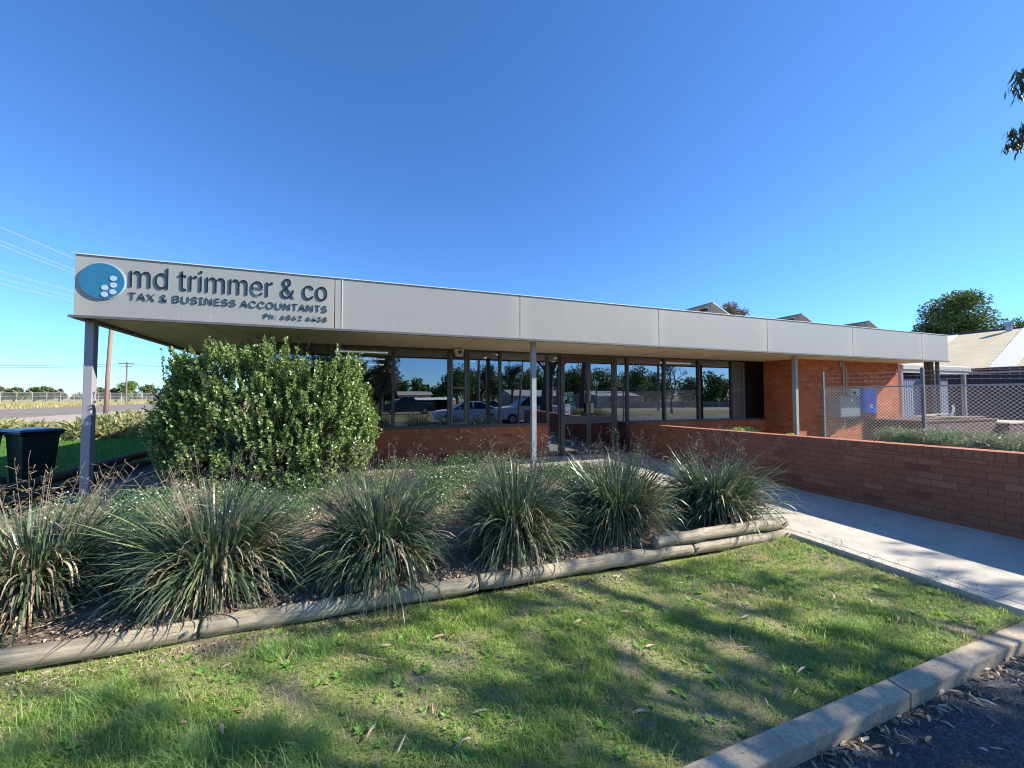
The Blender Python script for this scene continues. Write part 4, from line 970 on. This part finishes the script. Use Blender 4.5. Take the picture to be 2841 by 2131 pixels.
PL = [(-3.5, 4.05, .66, 'strappy clump at the far left, mostly outside the frame', 300),
      (-2.36, 3.82, .68, 'strappy clump at the left edge of the photo beside the daisies', 420),
      (-1.2, 3.66, .74, 'widest dark strappy clump, second from the left edge', 520),
      (.02, 3.62, .76, 'sunlit strappy clump left of centre with straw-coloured lower leaves', 480),
      (1.32, 3.72, .80, 'strappy clump with pale seed stalks, below the middle canopy post', 420),
      (2.56, 3.74, .80, 'dark dense strappy clump hanging over the log, below the glass doors', 480),
      (3.92, 3.70, .78, 'strappy clump at the corner of the bed beside the concrete path', 480)]
for i, (x, y, h, lb, nl) in enumerate(PL): strappy(x, y, .05, .6, h, lb, 40 + i, nl=nl, nd=int(nl * .7), ns=40 if i in (4, 3) else 30)
strappy(3.2, 5.0, .05, .5, .55, 'smaller strappy clump behind the corner one, near the path', 60, 260, 120, 20)
# ground cover daisies
def cover(name, spots, nleaf, nflow, matl, label, cat, flower=True, L=.035, Wd=.006):
    P = []; Fl = []
    sp = np.array(spots); w_ = sp[:, 3] ** 2; idx = RNG.choice(len(sp), nleaf, p=w_ / w_.sum())
    d = unit(RNG.normal(size=(nleaf, 3))); d[:, 2] = np.abs(d[:, 2]); q = RNG.random((nleaf, 1)) ** .3
    c = sp[idx]; P = np.stack([c[:, 0] + d[:, 0] * c[:, 3] * q[:, 0], c[:, 1] + d[:, 1] * c[:, 3] * q[:, 0], c[:, 2] + d[:, 2] * c[:, 4] * q[:, 0]], -1)
    V, F = leaves(P, unit(d + RNG.normal(size=d.shape) * .7 + np.array([0, 0, .6])), RNG.uniform(.6, 1.3, nleaf) * L, Wd); mi = np.zeros(len(F), int)
    mats = [matl]
    if flower:
        idx = RNG.choice(len(sp), nflow, p=w_ / w_.sum()); c = sp[idx]; d = unit(RNG.normal(size=(nflow, 3))); d[:, 2] = np.abs(d[:, 2])
        P = np.stack([c[:, 0] + d[:, 0] * c[:, 3] * 1.03, c[:, 1] + d[:, 1] * c[:, 3] * 1.03, c[:, 2] + d[:, 2] * c[:, 4] * 1.08 + .01], -1)
        s = RNG.uniform(.007, .0125, nflow)[:, None]; nn = unit(d + RNG.normal(size=d.shape) * .4 + np.array([0, -.3, .4]))
        a = unit(np.cross(nn, RNG.normal(size=nn.shape))); b = np.cross(nn, a)
        V2 = np.stack([P + a * s, P + b * s, P - a * s, P - b * s], 1).reshape(-1, 3)
        F2 = np.arange(nflow * 4).reshape(-1, 4) + len(V); V = np.vstack([V, V2]); F = np.vstack([F, F2]); mi = np.concatenate([mi, np.ones(nflow, int)]); mats.append(M['petal'])
    o = npmesh(name, V, F, mats, None, mi=mi); return tag(o, label, cat, kind='stuff')
sp = []
for i in range(75):
    x = random.uniform(-3.6, 3.4); y = random.uniform(4.6, 7.4)
    if x < -2.9 and y > 6.4: continue
    if -3.2 < x < -.2 and y > 6.9: continue
    sp.append((x, y, .05, random.uniform(.28, .45), random.uniform(.2, .36)))
for (x, y) in ((-3.1, 5.5), (-2.7, 5.6), (-2.4, 5.7), (-2.0, 5.4), (-1.8, 5.9), (-2.9, 5.0), (-2.6, 5.2), (-3.2, 5.2), (-2.3, 5.1), (-.9, 6.6), (-.5, 6.9), (.3, 6.9), (.7, 7.0), (1.6, 7.4), (2.0, 7.3), (1.3, 6.9), (2.4, 7.0)): sp.append((x, y, .05, .42, .42))
cover('daisy_groundcover', sp, 80000, 3000, M['daisy_leaf'], 'mounding green ground cover dotted with tiny white daisies behind the strappy clumps', 'ground cover')
cover('lime_groundcover', [(-3.7 - .3 * i, 5.0 + .15 * i, .03, .33, .34) for i in range(7)] + [(-4.3 - .3 * i, 5.5, .02, .3, .2) for i in range(5)], 5000, 0, M['lime'], 'bright lime leafy ground cover at the far left of the bed', 'ground cover', False, .07, .016)
# low plants between ramp wall and windows
cover('white_flower_patch', [(7.2, 6.15, .70, .13, .17), (7.35, 6.3, .7, .12, .12), (7.2, 5.05, .70, .1, .14)], 900, 160, M['lime'], 'small white flowering plants just behind the brick wall top', 'plants', True, .05, .012)
cover('shaded_herbs', [(7.7 + .22 * i, 7.6 + .1 * math.sin(i), .45, .25, .27) for i in range(9)], 2600, 0, M['daisy_leaf'], 'low dark herbs in shade under the right-hand windows', 'plants', False, .06, .01)
def straps_low(name, n, x0, x1, y0, y1, z, label, mat, L=(.15, .35)):
    g = RNG; az = g.uniform(0, 6.28, n); e = g.uniform(.3, 1.4, n); Ln = g.uniform(*L, n); k = 5
    P = np.zeros((n, k, 3)); P[:, 0] = np.stack([g.uniform(x0, x1, n), g.uniform(y0, y1, n), np.full(n, z)], -1)
    for j in range(1, k):
        P[:, j] = P[:, j - 1] + np.stack([np.cos(e) * np.cos(az), np.cos(e) * np.sin(az), np.sin(e)], -1) * (Ln / (k - 1))[:, None]; e = e - .35
    S = unit(np.stack([-np.sin(az), np.cos(az), 0 * az], -1)); V, F = strips(P, np.full((n, k), .006) * np.array([1, 1, .9, .6, .1]), S)
    return tag(npmesh(name, V, F, mat), label, 'plants', kind='stuff')
straps_low('lime_strap_plants', 260, 7.3, 7.9, 3.6, 4.7, .52, 'yellow-green strappy leaves in the raised bed left of the grey-green hedge', M['lime'], (.25, .5))

# ---------------------------------------------------------------- lawn grass
def blades(name, X, Y, zf, Lr, wr, lean, mat, label, kind='stuff', k=3, cat='grass'):
    n = len(X); az = RNG.uniform(0, 6.28, n); L = RNG.uniform(*Lr, n) if not isinstance(Lr, np.ndarray) else Lr; le = RNG.uniform(*lean, n)
    P = np.zeros((n, k, 3)); P[:, 0] = np.stack([X, Y, zf(X, Y) - .004], -1)
    for j in range(1, k):
        f = j / (k - 1); r = L * le * f ** 1.5; P[:, j] = P[:, 0] + np.stack([np.cos(az) * r, np.sin(az) * r, L * f * np.sqrt(np.maximum(.05, 1 - (le * f) ** 2 * .8))], -1)
    S = unit(np.stack([-np.sin(az), np.cos(az), 0 * az], -1)); pr = np.linspace(1, .12, k)
    V, F = strips(P, (RNG.uniform(*wr, n))[:, None] * pr[None], S)
    return tag(npmesh(name, V, F, mat), label, cat, kind=kind)
def patchf(X, Y):
    return .5 + .25 * np.sin(X * 2.9 + 1.3 * np.sin(Y * 2.1)) + .25 * np.sin(Y * 4.3 + 1.7 * np.sin(X * 1.9 + 1))
def ylow(X): return 1.345 + .024 * X
# many small tussocks of different height and density over a thin background of blades
nc = 5200; CX = RNG.uniform(-4.5, 4.36, nc); CY = RNG.uniform(1.3, 3.08, nc); CP = patchf(CX, CY) + RNG.normal(size=nc) * .22
CH = np.clip(.014 + .026 * CP + RNG.exponential(.008, nc), .010, .075); CR = RNG.uniform(.012, .05, nc); CN = (RNG.uniform(8, 46, nc) * np.clip(CP + .25, .1, 1.4)).astype(int)
idx = np.repeat(np.arange(nc), CN); X = CX[idx] + RNG.normal(size=len(idx)) * CR[idx]; Y = CY[idx] + RNG.normal(size=len(idx)) * CR[idx]
kp = (Y > ylow(X)) & (Y < 3.10) & (X < 4.37); X, Y, idx = X[kp], Y[kp], idx[kp]
blades('lawn_grass', X, Y, lawn_z, CH[idx] * RNG.uniform(.6, 1.25, len(idx)), (.0014, .0034), (.2, 1.3), M['grass'], 'short patchy green lawn grass in front of the log edging')
n = 42000; X = RNG.uniform(-5.5, 4.37, n); Y = np.maximum(RNG.uniform(1.3, 3.1, n), ylow(X) + RNG.random(n) * .03)
blades('lawn_grass', X, Y, lawn_z, (.008, .028), (.0010, .0022), (.3, 1.4), M['grass'], 'thin scattered lawn blades between the tussocks')
n = 24000; X = RNG.uniform(-5.5, 4.37, n); Y = np.maximum(RNG.uniform(1.3, 3.10, n), ylow(X)); kp = RNG.random(n) < np.clip(1.25 - patchf(X, Y) * 1.2, .12, 1); X, Y = X[kp], Y[kp]
blades('dry_grass', X, Y, lawn_z, (.02, .075), (.0010, .0024), (.7, 1.6), M['straw'], 'thin dry straw lying through the lawn')
n = 45000; X = RNG.uniform(-4, 4.38, n); Y = RNG.uniform(1.42, 3.05, n); kp = np.sin(X * 3.3 + 2) * np.sin(Y * 5.1 + X) > -.1; X, Y = X[kp], Y[kp]
V, F = leaves(np.stack([X, Y, lawn_z(X, Y) + RNG.uniform(.004, .02, len(X))], -1), np.stack([RNG.normal(size=len(X)), RNG.normal(size=len(X)), .4 * RNG.random(len(X))], -1), RNG.uniform(.008, .016, len(X)), .0045, up=np.array([0, 0, 3.]))
tag(npmesh('clover', V, F, M['clover']), 'flat clover leaves woven through the lawn', 'clover', kind='stuff')
nw = 420; WX = RNG.uniform(-2.5, 4.3, nw); WY = np.maximum(RNG.uniform(1.4, 3.05, nw), ylow(WX) + .03); k = 9; az = np.linspace(0, 6.28, k, endpoint=False)[None] + RNG.random((nw, 1)) * 6
Pw = np.stack([np.repeat(WX, k), np.repeat(WY, k), lawn_z(np.repeat(WX, k), np.repeat(WY, k)) + .006], -1); Dw = np.stack([np.cos(az).ravel(), np.sin(az).ravel(), RNG.uniform(.1, .6, nw * k)], -1)
Lw = np.repeat(RNG.uniform(.015, .045, nw), k); V, F = leaves(Pw, Dw, Lw, Lw * .24, up=np.array([0, 0, 3.]))
tag(npmesh('lawn_weeds', V, F, M['clover']), 'small flat rosette weeds growing in the lawn', 'weeds', kind='stuff')
# longer tufts (bottom left, scattered)
tu = [(-1.35, 2.62, .13, .15), (-1.05, 2.40, .15, .14), (-1.55, 2.35, .2, .14), (-.62, 2.82, .10, .12), (-.35, 2.74, .13, .12), (-.50, 2.12, .12, .15), (-.28, 1.98, .13, .15), (-.80, 2.12, .16, .14), (.28, 1.62, .12, .11), (.5, 1.55, .10, .09), (3.05, 1.80, .09, .11), (3.15, 1.72, .07, .10), (2.35, 2.05, .08, .07), (3.3, 2.5, .09, .06), (.35, 2.95, .05, .09), (2.05, 2.35, .08, .08), (1.5, 2.5, .07, .05), (-2.3, 2.8, .25, .10), (3.85, 2.85, .12, .05), (.8, 1.75, .1, .06), (2.8, 1.6, .08, .06), (3.6, 1.6, .1, .05), (-.05, 2.4, .1, .06), (1.1, 1.9, .1, .05)]
for (x, y, r, L) in tu:
    n = int(8000 * r * (r + .12) * 2); a = RNG.uniform(0, 6.28, n); q = np.abs(RNG.normal(size=n)) * r * .62 
    X = x + q * np.cos(a); Y = np.clip(y + q * np.sin(a), 1.36 + .024 * X, 3.04)
    blades('grass_tuft', X, Y, lawn_z, (L * .4, L), (.0012, .0024), (.5, 1.15), M['tuft'], 'long soft green grass tufts standing above the lawn', k=5)
# tall weed stalks beside the path
m = MB()
for i in range(34):
    y = random.uniform(1.6, 2.8); x = 4.36 - abs(random.gauss(0, .1)); h = random.uniform(.06, .22); b = Vector((x, y, -.08)); d = Vector((random.gauss(0, .35), random.gauss(0, .35), 1)).normalized()
    tp = b + d * h; m.tube([b, b + d * h * .6, tp + Vector((random.gauss(0, .02), random.gauss(0, .02), 0))], [.0014, .001, .0007], 3, cap=False)
    for q in range(3): m.tube([tp, tp + Vector((random.gauss(0, .03), random.gauss(0, .03), random.uniform(.01, .04)))], [.0008, .0012], 3, cap=False)
for i in range(60):
    y = random.uniform(1.5, 3.0); x = random.uniform(-1.5, 4.2); b = Vector((x, y, -.07)); a = random.uniform(0, 6.28); L = random.uniform(.06, .2); d = Vector((math.cos(a), math.sin(a), random.uniform(.05, .9))).normalized()
    m.tube([b, b + d * L], [.0016, .001], 3, cap=False)
tag(m.build('weed_stalks', M['stalk'], uv=False), 'thin dry weed stalks along the path edge and in the lawn', 'weeds', kind='stuff')
# leaf litter : gum leaves on asphalt near the kerb, on the lawn, chips in the bed
def litter(name, X, Y, Z, L, Wd, mat, label, tilt=.15):
    n = len(X); k = 5; az = RNG.uniform(0, 6.28, n); Ln = RNG.uniform(*L, n); cv = RNG.normal(size=n) * .5; P = np.zeros((n, k, 3)); tl = RNG.normal(size=n) * tilt
    P[:, 0] = np.stack([X, Y, Z], -1)
    for j in range(1, k):
        a = az + cv * j / k; P[:, j] = P[:, j - 1] + np.stack([np.cos(a), np.sin(a), np.abs(tl) * (1 if j < 3 else -1) * np.ones(n)], -1) * (Ln / (k - 1))[:, None]
    S = unit(np.stack([-np.sin(az), np.cos(az), RNG.normal(size=n) * .5], -1)); V, F = strips(P, (RNG.uniform(*Wd, n))[:, None] * np.array([.2, .9, 1, .7, .08])[None], S)
    return tag(npmesh(name, V, F, mat), label, 'leaf litter', kind='stuff')
n = 520; X = RNG.uniform(1.2, 6.5, n); Y = 1.235 + .024 * X - np.abs(RNG.exponential(.06, n)); litter('leaf_litter', X, Y, -.145 + RNG.random(n) * .02, (.03, .08), (.004, .008), M['litter'], 'dry gum leaves gathered in the gutter along the kerb')
n = 80; X = RNG.uniform(1.5, 6.5, n); Y = RNG.uniform(.4, 1.2, n); litter('leaf_litter', X, Y, -.145 + RNG.random(n) * .01, (.025, .07), (.003, .007), M['litter'], 'scattered gum leaves out on the asphalt')
n = 150; X = RNG.uniform(-1.8, 4.3, n); Y = RNG.uniform(1.45, 3.05, n); litter('leaf_litter', X, Y, lawn_z(X, Y) + .018, (.05, .12), (.004, .008), M['litter'], 'curled brown gum leaves scattered on the lawn')
n = 9000; X = RNG.uniform(-4.1, 4.3, n); Y = 3.22 + RNG.random(n) ** 1.6 * 2.0; litter('bark_mulch', X, Y, bed_z(X, Y) + RNG.random(n) * .012, (.015, .06), (.003, .009), M['chip'], 'bark chips and dead leaf scraps covering the bed soil', .3)
n = 5000; X = RNG.uniform(-4, 4.3, n); Y = 3.05 - RNG.exponential(.06, n); kp = Y > 2.6; X, Y = X[kp], Y[kp]; litter('dry_thatch', X, Y, lawn_z(X, Y) + .004, (.015, .06), (.0015, .004), M['chip'], 'dry thatch along the foot of the log edging', .3)
n = 9; X = RNG.uniform(4.6, 6.3, n); Y = RNG.uniform(1.8, 4.5, n); litter('leaf_litter', X, Y, np.full(n, .004), (.03, .05), (.003, .006), M['bark'] if False else M['chip'], 'few small dark leaves lying on the concrete path')

# sunny side lawn blades and paddock tussocks
n = 60000; X = RNG.uniform(-13, -5.6, n); Y = RNG.uniform(8, 26, n); blades('side_lawn_grass', X, Y, lambda a, b: a * 0 - .1, (.03, .07), (.003, .007), (.2, .9), leafmat('side_grass', (.05, .14, .02, 1), (.09, .21, .03, 1), (.16, .28, .05, 1), .4, .6), 'even green lawn grass on the left side of the building')
n = 30000; X = RNG.uniform(-120, -30, n); Y = RNG.uniform(60, 150, n); kp = X < -46 - (Y - 60) * .12; X, Y = X[kp], Y[kp]
blades('paddock_grass', X, Y, lambda a, b: a * 0 - .26, (.2, .75), (.02, .05), (.1, .7), leafmat('paddock_straw', (.30, .26, .10, 1), (.48, .40, .18, 1), (.62, .52, .25, 1), .3, .8), 'tall dry yellow grass along the far side of the road')

# ---------------------------------------------------------------- gum trees on the carpark edge (shade the lawn, reflect in the glass)
def strands(P0, n_each, L, Wd, length):
    """pendulous twigs with hanging leaves"""
    k = len(P0); T = RNG.random((k, n_each)); ln = RNG.uniform(*length, k)
    sw = RNG.normal(size=(k, 3)) * .35; sw[:, 2] = -1; sw = unit(sw)
    P = P0[:, None] + sw[:, None] * (T * ln[:, None])[..., None] + RNG.normal(size=(k, n_each, 3)) * .03
    P = P.reshape(-1, 3); D = unit(np.repeat(sw, n_each, 0) + RNG.normal(size=P.shape) * .35 + np.array([0, 0, -.5]))
    return leaves(P, D, RNG.uniform(.7, 1.3, len(P)) * L, Wd)
def gum(base, h, tr, cl, ns, label, bark='bark', L=.12, Wd=.009, group='gum trees along the carpark', each=26, length=(.2, .6)):
    t = tree('gum_tree', base, h, tr, [c for c in cl], 0, .1, .01, M['gum'], label, group=group, bark=bark) if False else empty('gum_tree', base, label, 'tree', group)
    b = Vector(base); m = MB(); top = b + Vector((.3, .1, h * .7))
    m.tube([b + Vector((0, 0, -.2)), b + Vector((.05, 0, h * .18)), b.lerp(top, .55), top], [tr * 1.3, tr, tr * .8, tr * .4], 12)
    for c in cl:
        c = Vector(c[:3]); s = b.lerp(top, random.uniform(.42, .95)); m.tube([s, s.lerp(c, .5) + Vector((0, 0, .25)), c], [tr * .13, tr * .06, tr * .02], 6)
    m.build('trunk', M[bark], t, smooth=True)
    cl_ = np.array(cl); w_ = cl_[:, 3] ** 2; idx = RNG.choice(len(cl_), ns, p=w_ / w_.sum()); P0 = cl_[idx][:, :3] + ball(ns, 1, .4) * cl_[idx][:, 3:4]
    V, F = strands(P0, each, L, Wd, length); npmesh('crown', V, F, M['gum'], t); return t
# big gum: crown clumps chosen to throw broken shade on the lawn, path and front clumps
random.seed(5)
cl = []
for i in range(30):
    cl.append((random.uniform(6.0, 13.5), random.uniform(-2.6, .9), random.uniform(4.6, 7.6), random.uniform(.22, .55)))
cl = [c for c in cl if c[0] > 3.3 * c[1] + 1.5 and not (c[0] > 10.6 and c[1] > -.6)]
random.seed(15)
cl += [(random.uniform(5.5, 13), random.uniform(-2.6, .7), random.uniform(4.4, 7.4), random.uniform(.10, .24)) for i in range(60)]
cl = [c for c in cl if c[0] > 3.3 * c[1] + 1.2 and not (c[0] > 10.6 and c[1] > -.6)]
cl += [(8.86, 2.70, 6.22, .19), (8.86, 2.72, 5.42, .20)] * 4
gum((9.0, -1.95, -.2), 8.5, .34, cl, 620, 'large gum tree with hanging foliage just outside the right of the frame', L=.13, Wd=.012, each=14, length=(.06, .22))
random.seed(9)
cl2 = [(random.uniform(11, 17), random.uniform(-4.5, -1), random.uniform(4.8, 8.2), random.uniform(.5, .95)) for i in range(14)]
gum((11.3, -2.1, -.2), 9, .16, cl2, 260, 'slimmer gum tree beside the large one, second along the carpark')
gum((7.42, -2.3, -.2), 6, .07, [(7.4, -2.3, 5.8, .35), (7.8, -2.5, 6.4, .4), (7.0, -2.2, 5.2, .3)], 50, 'thin pale sapling standing left of the large gum', bark='pale_bark')

# ---------------------------------------------------------------- what stands behind the photographer (seen mirrored in the glass)
sheet('grass_verge', [(-60, -8.7), (90, -8.7), (90, -21), (-60, -21)], -.22, M['verge'])
sheet('back_road', [(-60, -21.2), (90, -21.2), (90, -28), (-60, -28)], -.235, M['road'])
def car(name, loc, rz, prof, roof, paint, label, L, W=1.8, cat='car', tub=None, flip=1):
    """prof: lower body side outline (x,z); roof: glasshouse outline (x,z)"""
    t = empty(name, loc, label, cat, 'vehicles parked behind the photographer', rz); x0, y0, z0 = loc; ca, sa = math.cos(rz), math.sin(rz)
    T = lambda x, y, z: (x0 + x * ca - y * sa, y0 + x * sa + y * ca, z0 + z)
    def extr(name, pl, w, mat, parent, topin=0, zr=None, bev=.04):
        m = MB(); n = len(pl); zs_ = [p[1] for p in pl]; zl, zh = min(zs_), max(zs_)
        for s in (-1, 1):
            for (x, z) in pl: m.v.append(T(x, s * (w / 2 - topin * (z - zl) / (zh - zl)), z))
        m.f = [tuple(reversed(range(n))), tuple(range(n, 2 * n))] + [(i, (i + 1) % n, (i + 1) % n + n, i + n) for i in range(n)]; m.m = [0] * (n + 2)
        return m.build(name, mat, parent, bev)
    extr('body', prof, W, paint, t, .05)
    g = extr('windows', roof, W - .12, M['carglass'], t, .22, bev=.02)
    zr = max(z for x, z in roof); top = [p for p in roof if p[1] > zr - .08]
    m = MB(); xa, xb = min(p[0] for p in top), max(p[0] for p in top); hw = W / 2 - .06 - .21
    m.prism([T(xa - .05, -hw, 0)[:2], T(xb + .05, -hw, 0)[:2], T(xb + .05, hw, 0)[:2], T(xa - .05, hw, 0)[:2]], z0 + zr - .01, z0 + zr + .04); m.build('roof', paint, t, .02)
    zb = min(z for x, z in roof)
    m = MB()
    for (xt, zt_), (xb_, zb_) in zip((top[0], top[-1]), (roof[0], roof[-1])):
        for s in (-1, 1): m.tube([T(xb_, s * (W / 2 - .05), zb_), T(xt, s * (W / 2 - .26), zt_)], .04, 6)
    for s in (-1, 1): m.tube([T((xa + xb) / 2, s * (W / 2 - .055), zb), T((xa + xb) / 2 , s * (W / 2 - .265), zr)], .035, 6)
    m.build('pillars', paint, t)
    for fx in (-L * .31, L * .30):
        for s in (-1, 1):
            wl = MB(); wl.tube([T(fx, s * (W / 2 - .2), .34), T(fx, s * (W / 2 + .012), .34)], .34, 20); wo = wl.build('tyre', M['rubber'], t)
            rl = MB(); rl.tube([T(fx, s * (W / 2 - .1), .34), T(fx, s * (W / 2 + .02), .34)], .21, 14); rl.build('rim', M['rim'], wo)
    for s in (-1, 1):
        MB().tube([T(-L / 2 + .05, s * (W / 2 - .3), .72), T(-L / 2 - .01, s * (W / 2 - .3), .72)], .09, 10).build('headlight', M['lampclear'], t)
        MB().tube([T(L / 2 - .05, s * (W / 2 - .2), .85), T(L / 2 + .012, s * (W / 2 - .2), .85)], .08, 10).build('tail_light', M['lampred'], t)
        MB().tube([T(-L * .17, s * (W / 2), 1.0), T(-L * .17, s * (W / 2 + .16), 1.04)], [.03, .08], 8).build('mirror', paint, t)
ute_p = [(-2.65, .35), (-2.68, .75), (-2.5, 1.02), (-1.35, 1.14), (.75, 1.15), (.8, 1.12), (2.66, 1.12), (2.66, .45), (2.0, .32), (-2.0, .3)]
ute_r = [(-1.4, 1.12), (-.62, 1.68), (-.4, 1.72), (.45, 1.72), (.8, 1.13)]
car('utility_truck', (9.6, -5.4, -.2), R(4), ute_p, ute_r, M['carwhite'], 'white dual-cab utility truck mirrored in the glass left of the doors', 5.3, 1.88, 'utility truck')
sd_p = [(-2.3, .3), (-2.33, .62), (-2.1, .82), (-1.2, .93), (1.6, .97), (2.28, .92), (2.3, .4), (1.8, .25), (-1.8, .25)]
sd_r = [(-1.25, .92), (-.5, 1.33), (-.2, 1.38), (.75, 1.38), (1.65, .95)]
car('parked_car', (5.6, -6.6, -.2), R(3), sd_p, sd_r, M['carwhite'], 'white car mirrored in the window above the awning sash', 4.6)
car('parked_car', (7.2, -9.4, -.2), R(2), sd_p, sd_r, M['carblue'], 'dark blue car mirrored behind the white ones in the glass', 4.6)
car('parked_car', (2.9, -22.5, -.23), R(1), ute_p, ute_r, M['carblack'], 'distant dark utility mirrored in the left-hand window on the street', 5.2, 1.85, 'car')
# sheds, houses, fences over the street
def shed(name, x0, x1, y0, y1, h, rz_, wallm, roofm, label, win=2):
    t = empty(name, ((x0 + x1) / 2, (y0 + y1) / 2, -.25), label, 'building', 'buildings across the street')
    MB().box(x0, x1, y0, y1, -.3, h).build('wall', wallm, t)
    ym = (y0 + y1) / 2; m = MB(); o = .35
    m.poly([(x0 - o, y1 + o, h - .05), (x1 + o, y1 + o, h - .05), (x1 + o, ym, h + rz_), (x0 - o, ym, h + rz_)]); m.poly([(x0 - o, y0 - o, h - .05), (x1 + o, y0 - o, h - .05), (x1 + o, ym, h + rz_), (x0 - o, ym, h + rz_)])
    m.poly([(x0, y0, h), (x0, y1, h), (x0, ym, h + rz_ - .02)]); m.poly([(x1, y0, h), (x1, y1, h), (x1, ym, h + rz_ - .02)]); m.build('roof', roofm, t)
    for i in range(win):
        xx = x0 + (x1 - x0) * (i + .7) / (win + .4); MB().box(xx - .5, xx + .5, y1, y1 + .03, h - 1.5, h - .5).build('window', M['carglass'], t)
shed('cream_shed', 1.9, 4.0, -31, -28, 1.25, .05, M['cream_wall'], M['tile_roof'], 'small cream shed mirrored in the left window beside the leafy tree', 0)
shed('cream_house', 3.0, 7.6, -48, -42, 1.9, .5, M['cream_wall'], M['cream_wall'], 'pale cream house mirrored behind the small shed')
shed('open_carport', 4.4, 8.8, -35, -30, 1.2, .25, M['black'], M['roof_new'], 'low open carport with white roof mirrored in the left window', 0)
shed('grey_house', 19, 27, -44, -36, 1.7, .9, M['grey_wall'], M['tile_roof'], 'grey house mirrored in the window right of the doors')
shed('grey_house', 34, 42, -46, -37, 1.7, .8, M['grey_wall'], M['tile_roof'], 'grey house mirrored in the far right-hand window')
for i, (a, b_) in enumerate(((10, 18), (18.2, 33), (33.2, 60))):
    t = empty('paling_fence', (a, -33, -.25), ('short grey paling fence mirrored low in the glass doors', 'long grey paling fence mirrored in the right-hand windows', 'grey paling fence mirrored at the far right of the windows')[i], 'fence', 'paling fences across the street')
    MB().box(a, b_, -33, -32.96, -.25, .75).build('palings', M['grey_fence'], t)
    for k in range(int((b_ - a) / 2.4) + 1): MB().box(a + k * 2.4, a + k * 2.4 + .1, -32.95, -32.85, -.25, .82).build('post', M['greywood'], t)
GT = 'trees across the street'
bt = [(0.0, -15.5, 6.5, 2.0, 'gum', 'leafy tree mirrored at the left of the windows', 9000), (-3.4, -17, 7.5, 2.2, 'gum', 'tall leafy tree mirrored beside the big shrub', 6000),
      (14.5, -24, 7.5, 1.3, 'gum', 'narrow drooping tree mirrored in the right-hand door', 5000), (12.3, -26, 6.6, 1.3, 'gum', 'drooping tree mirrored in the left-hand door', 4000)]
for i, (x, y, h, r, mt_, lb, nn) in enumerate(bt):
    tree('street_tree', (x, y, -.25), h, .16, blob(x, y, h * .58, r * .75, r * .75, h * .27, 14, r * .28, r * .45, 70 + i), nn, .24, .03, M[mt_], lb, group=GT, droop=.8, nb=8)
for i in range(26):
    x = -14 + i * 3.5 + random.uniform(-.8, .8); y = -52 + random.uniform(-5, 3); h = (5.2 if 2 < x < 12 else 8.2) + random.uniform(-.5, 1.6)
    tree('street_tree', (x, y, -.25), h, .2, blob(x, y, h * .42, 2.5, 1.6, h * .36, 14, h * .14, h * .24, 90 + i), 2400, .5, .16, M['pine'],
         'dark rounded tree in the tree line mirrored across the windows', group='tree line mirrored in the windows', nb=3)
# leafless tree and poles mirrored on the right
t = empty('bare_tree', (29, -14.5, -.22), 'nearly leafless branching tree mirrored in the right-hand window', 'tree', GT); m = MB(); rb = random.Random(4)
def branch(p, d, L, r, dep):
    q = p + d * L; m.tube([p, p.lerp(q, .5) + Vector((rb.uniform(-.05, .05), rb.uniform(-.05, .05), 0)) * L, q], [r, r * .85, r * .6], 5)
    if dep:
        for _ in range(3 if dep > 2 else 4):
            nd = (d + Vector((rb.uniform(-.8, .8), rb.uniform(-.5, .5), rb.uniform(-.25, .5)))).normalized(); branch(q, nd, L * rb.uniform(.6, .8), r * .55, dep - 1)
branch(Vector((29, -14.5, -.3)), Vector((.02, 0, 1)), 1.9, .16, 5); m.build('trunk', M['bark'], t, uv=False)
for (x, y, h, lb) in ((31.7, -19.8, 8.5, 'timber power pole with crossarm mirrored in the right-hand window'), (23.5, -30.5, 5.6, 'short timber pole mirrored right of the doors'), (9.7, -20.4, 9, 'power pole mirrored left of the middle canopy post')):
    t = empty('power_pole', (x, y, -.22), lb, 'power pole', 'poles across the street'); MB().tube([(x, y, -.3), (x, y, h)], [.16, .12], 10).build('pole', M['greywood'], t)
    MB().box(x - 1.1, x + 1.1, y - .05, y + .05, h - .7, h - .55).build('crossarm', M['greywood'], t)
wirething('thin dark wires mirrored across the sky in the windows', [((-30, -20, 7.2), (9.7, -20.4, 8.4), .9), ((9.7, -20.4, 8.4), (31.7, -19.8, 7.9), .7), ((31.7, -19.8, 7.9), (70, -19, 7.6), .7), ((-30, -20.6, 6.6), (9.7, -20.9, 7.8), .9), ((9.7, -20.9, 7.8), (31.7, -20.4, 7.3), .7), ((31.7, -20.4, 7.3), (70, -19.6, 7.0), .7)], .02, M['cable'], grp='overhead wires across the street')
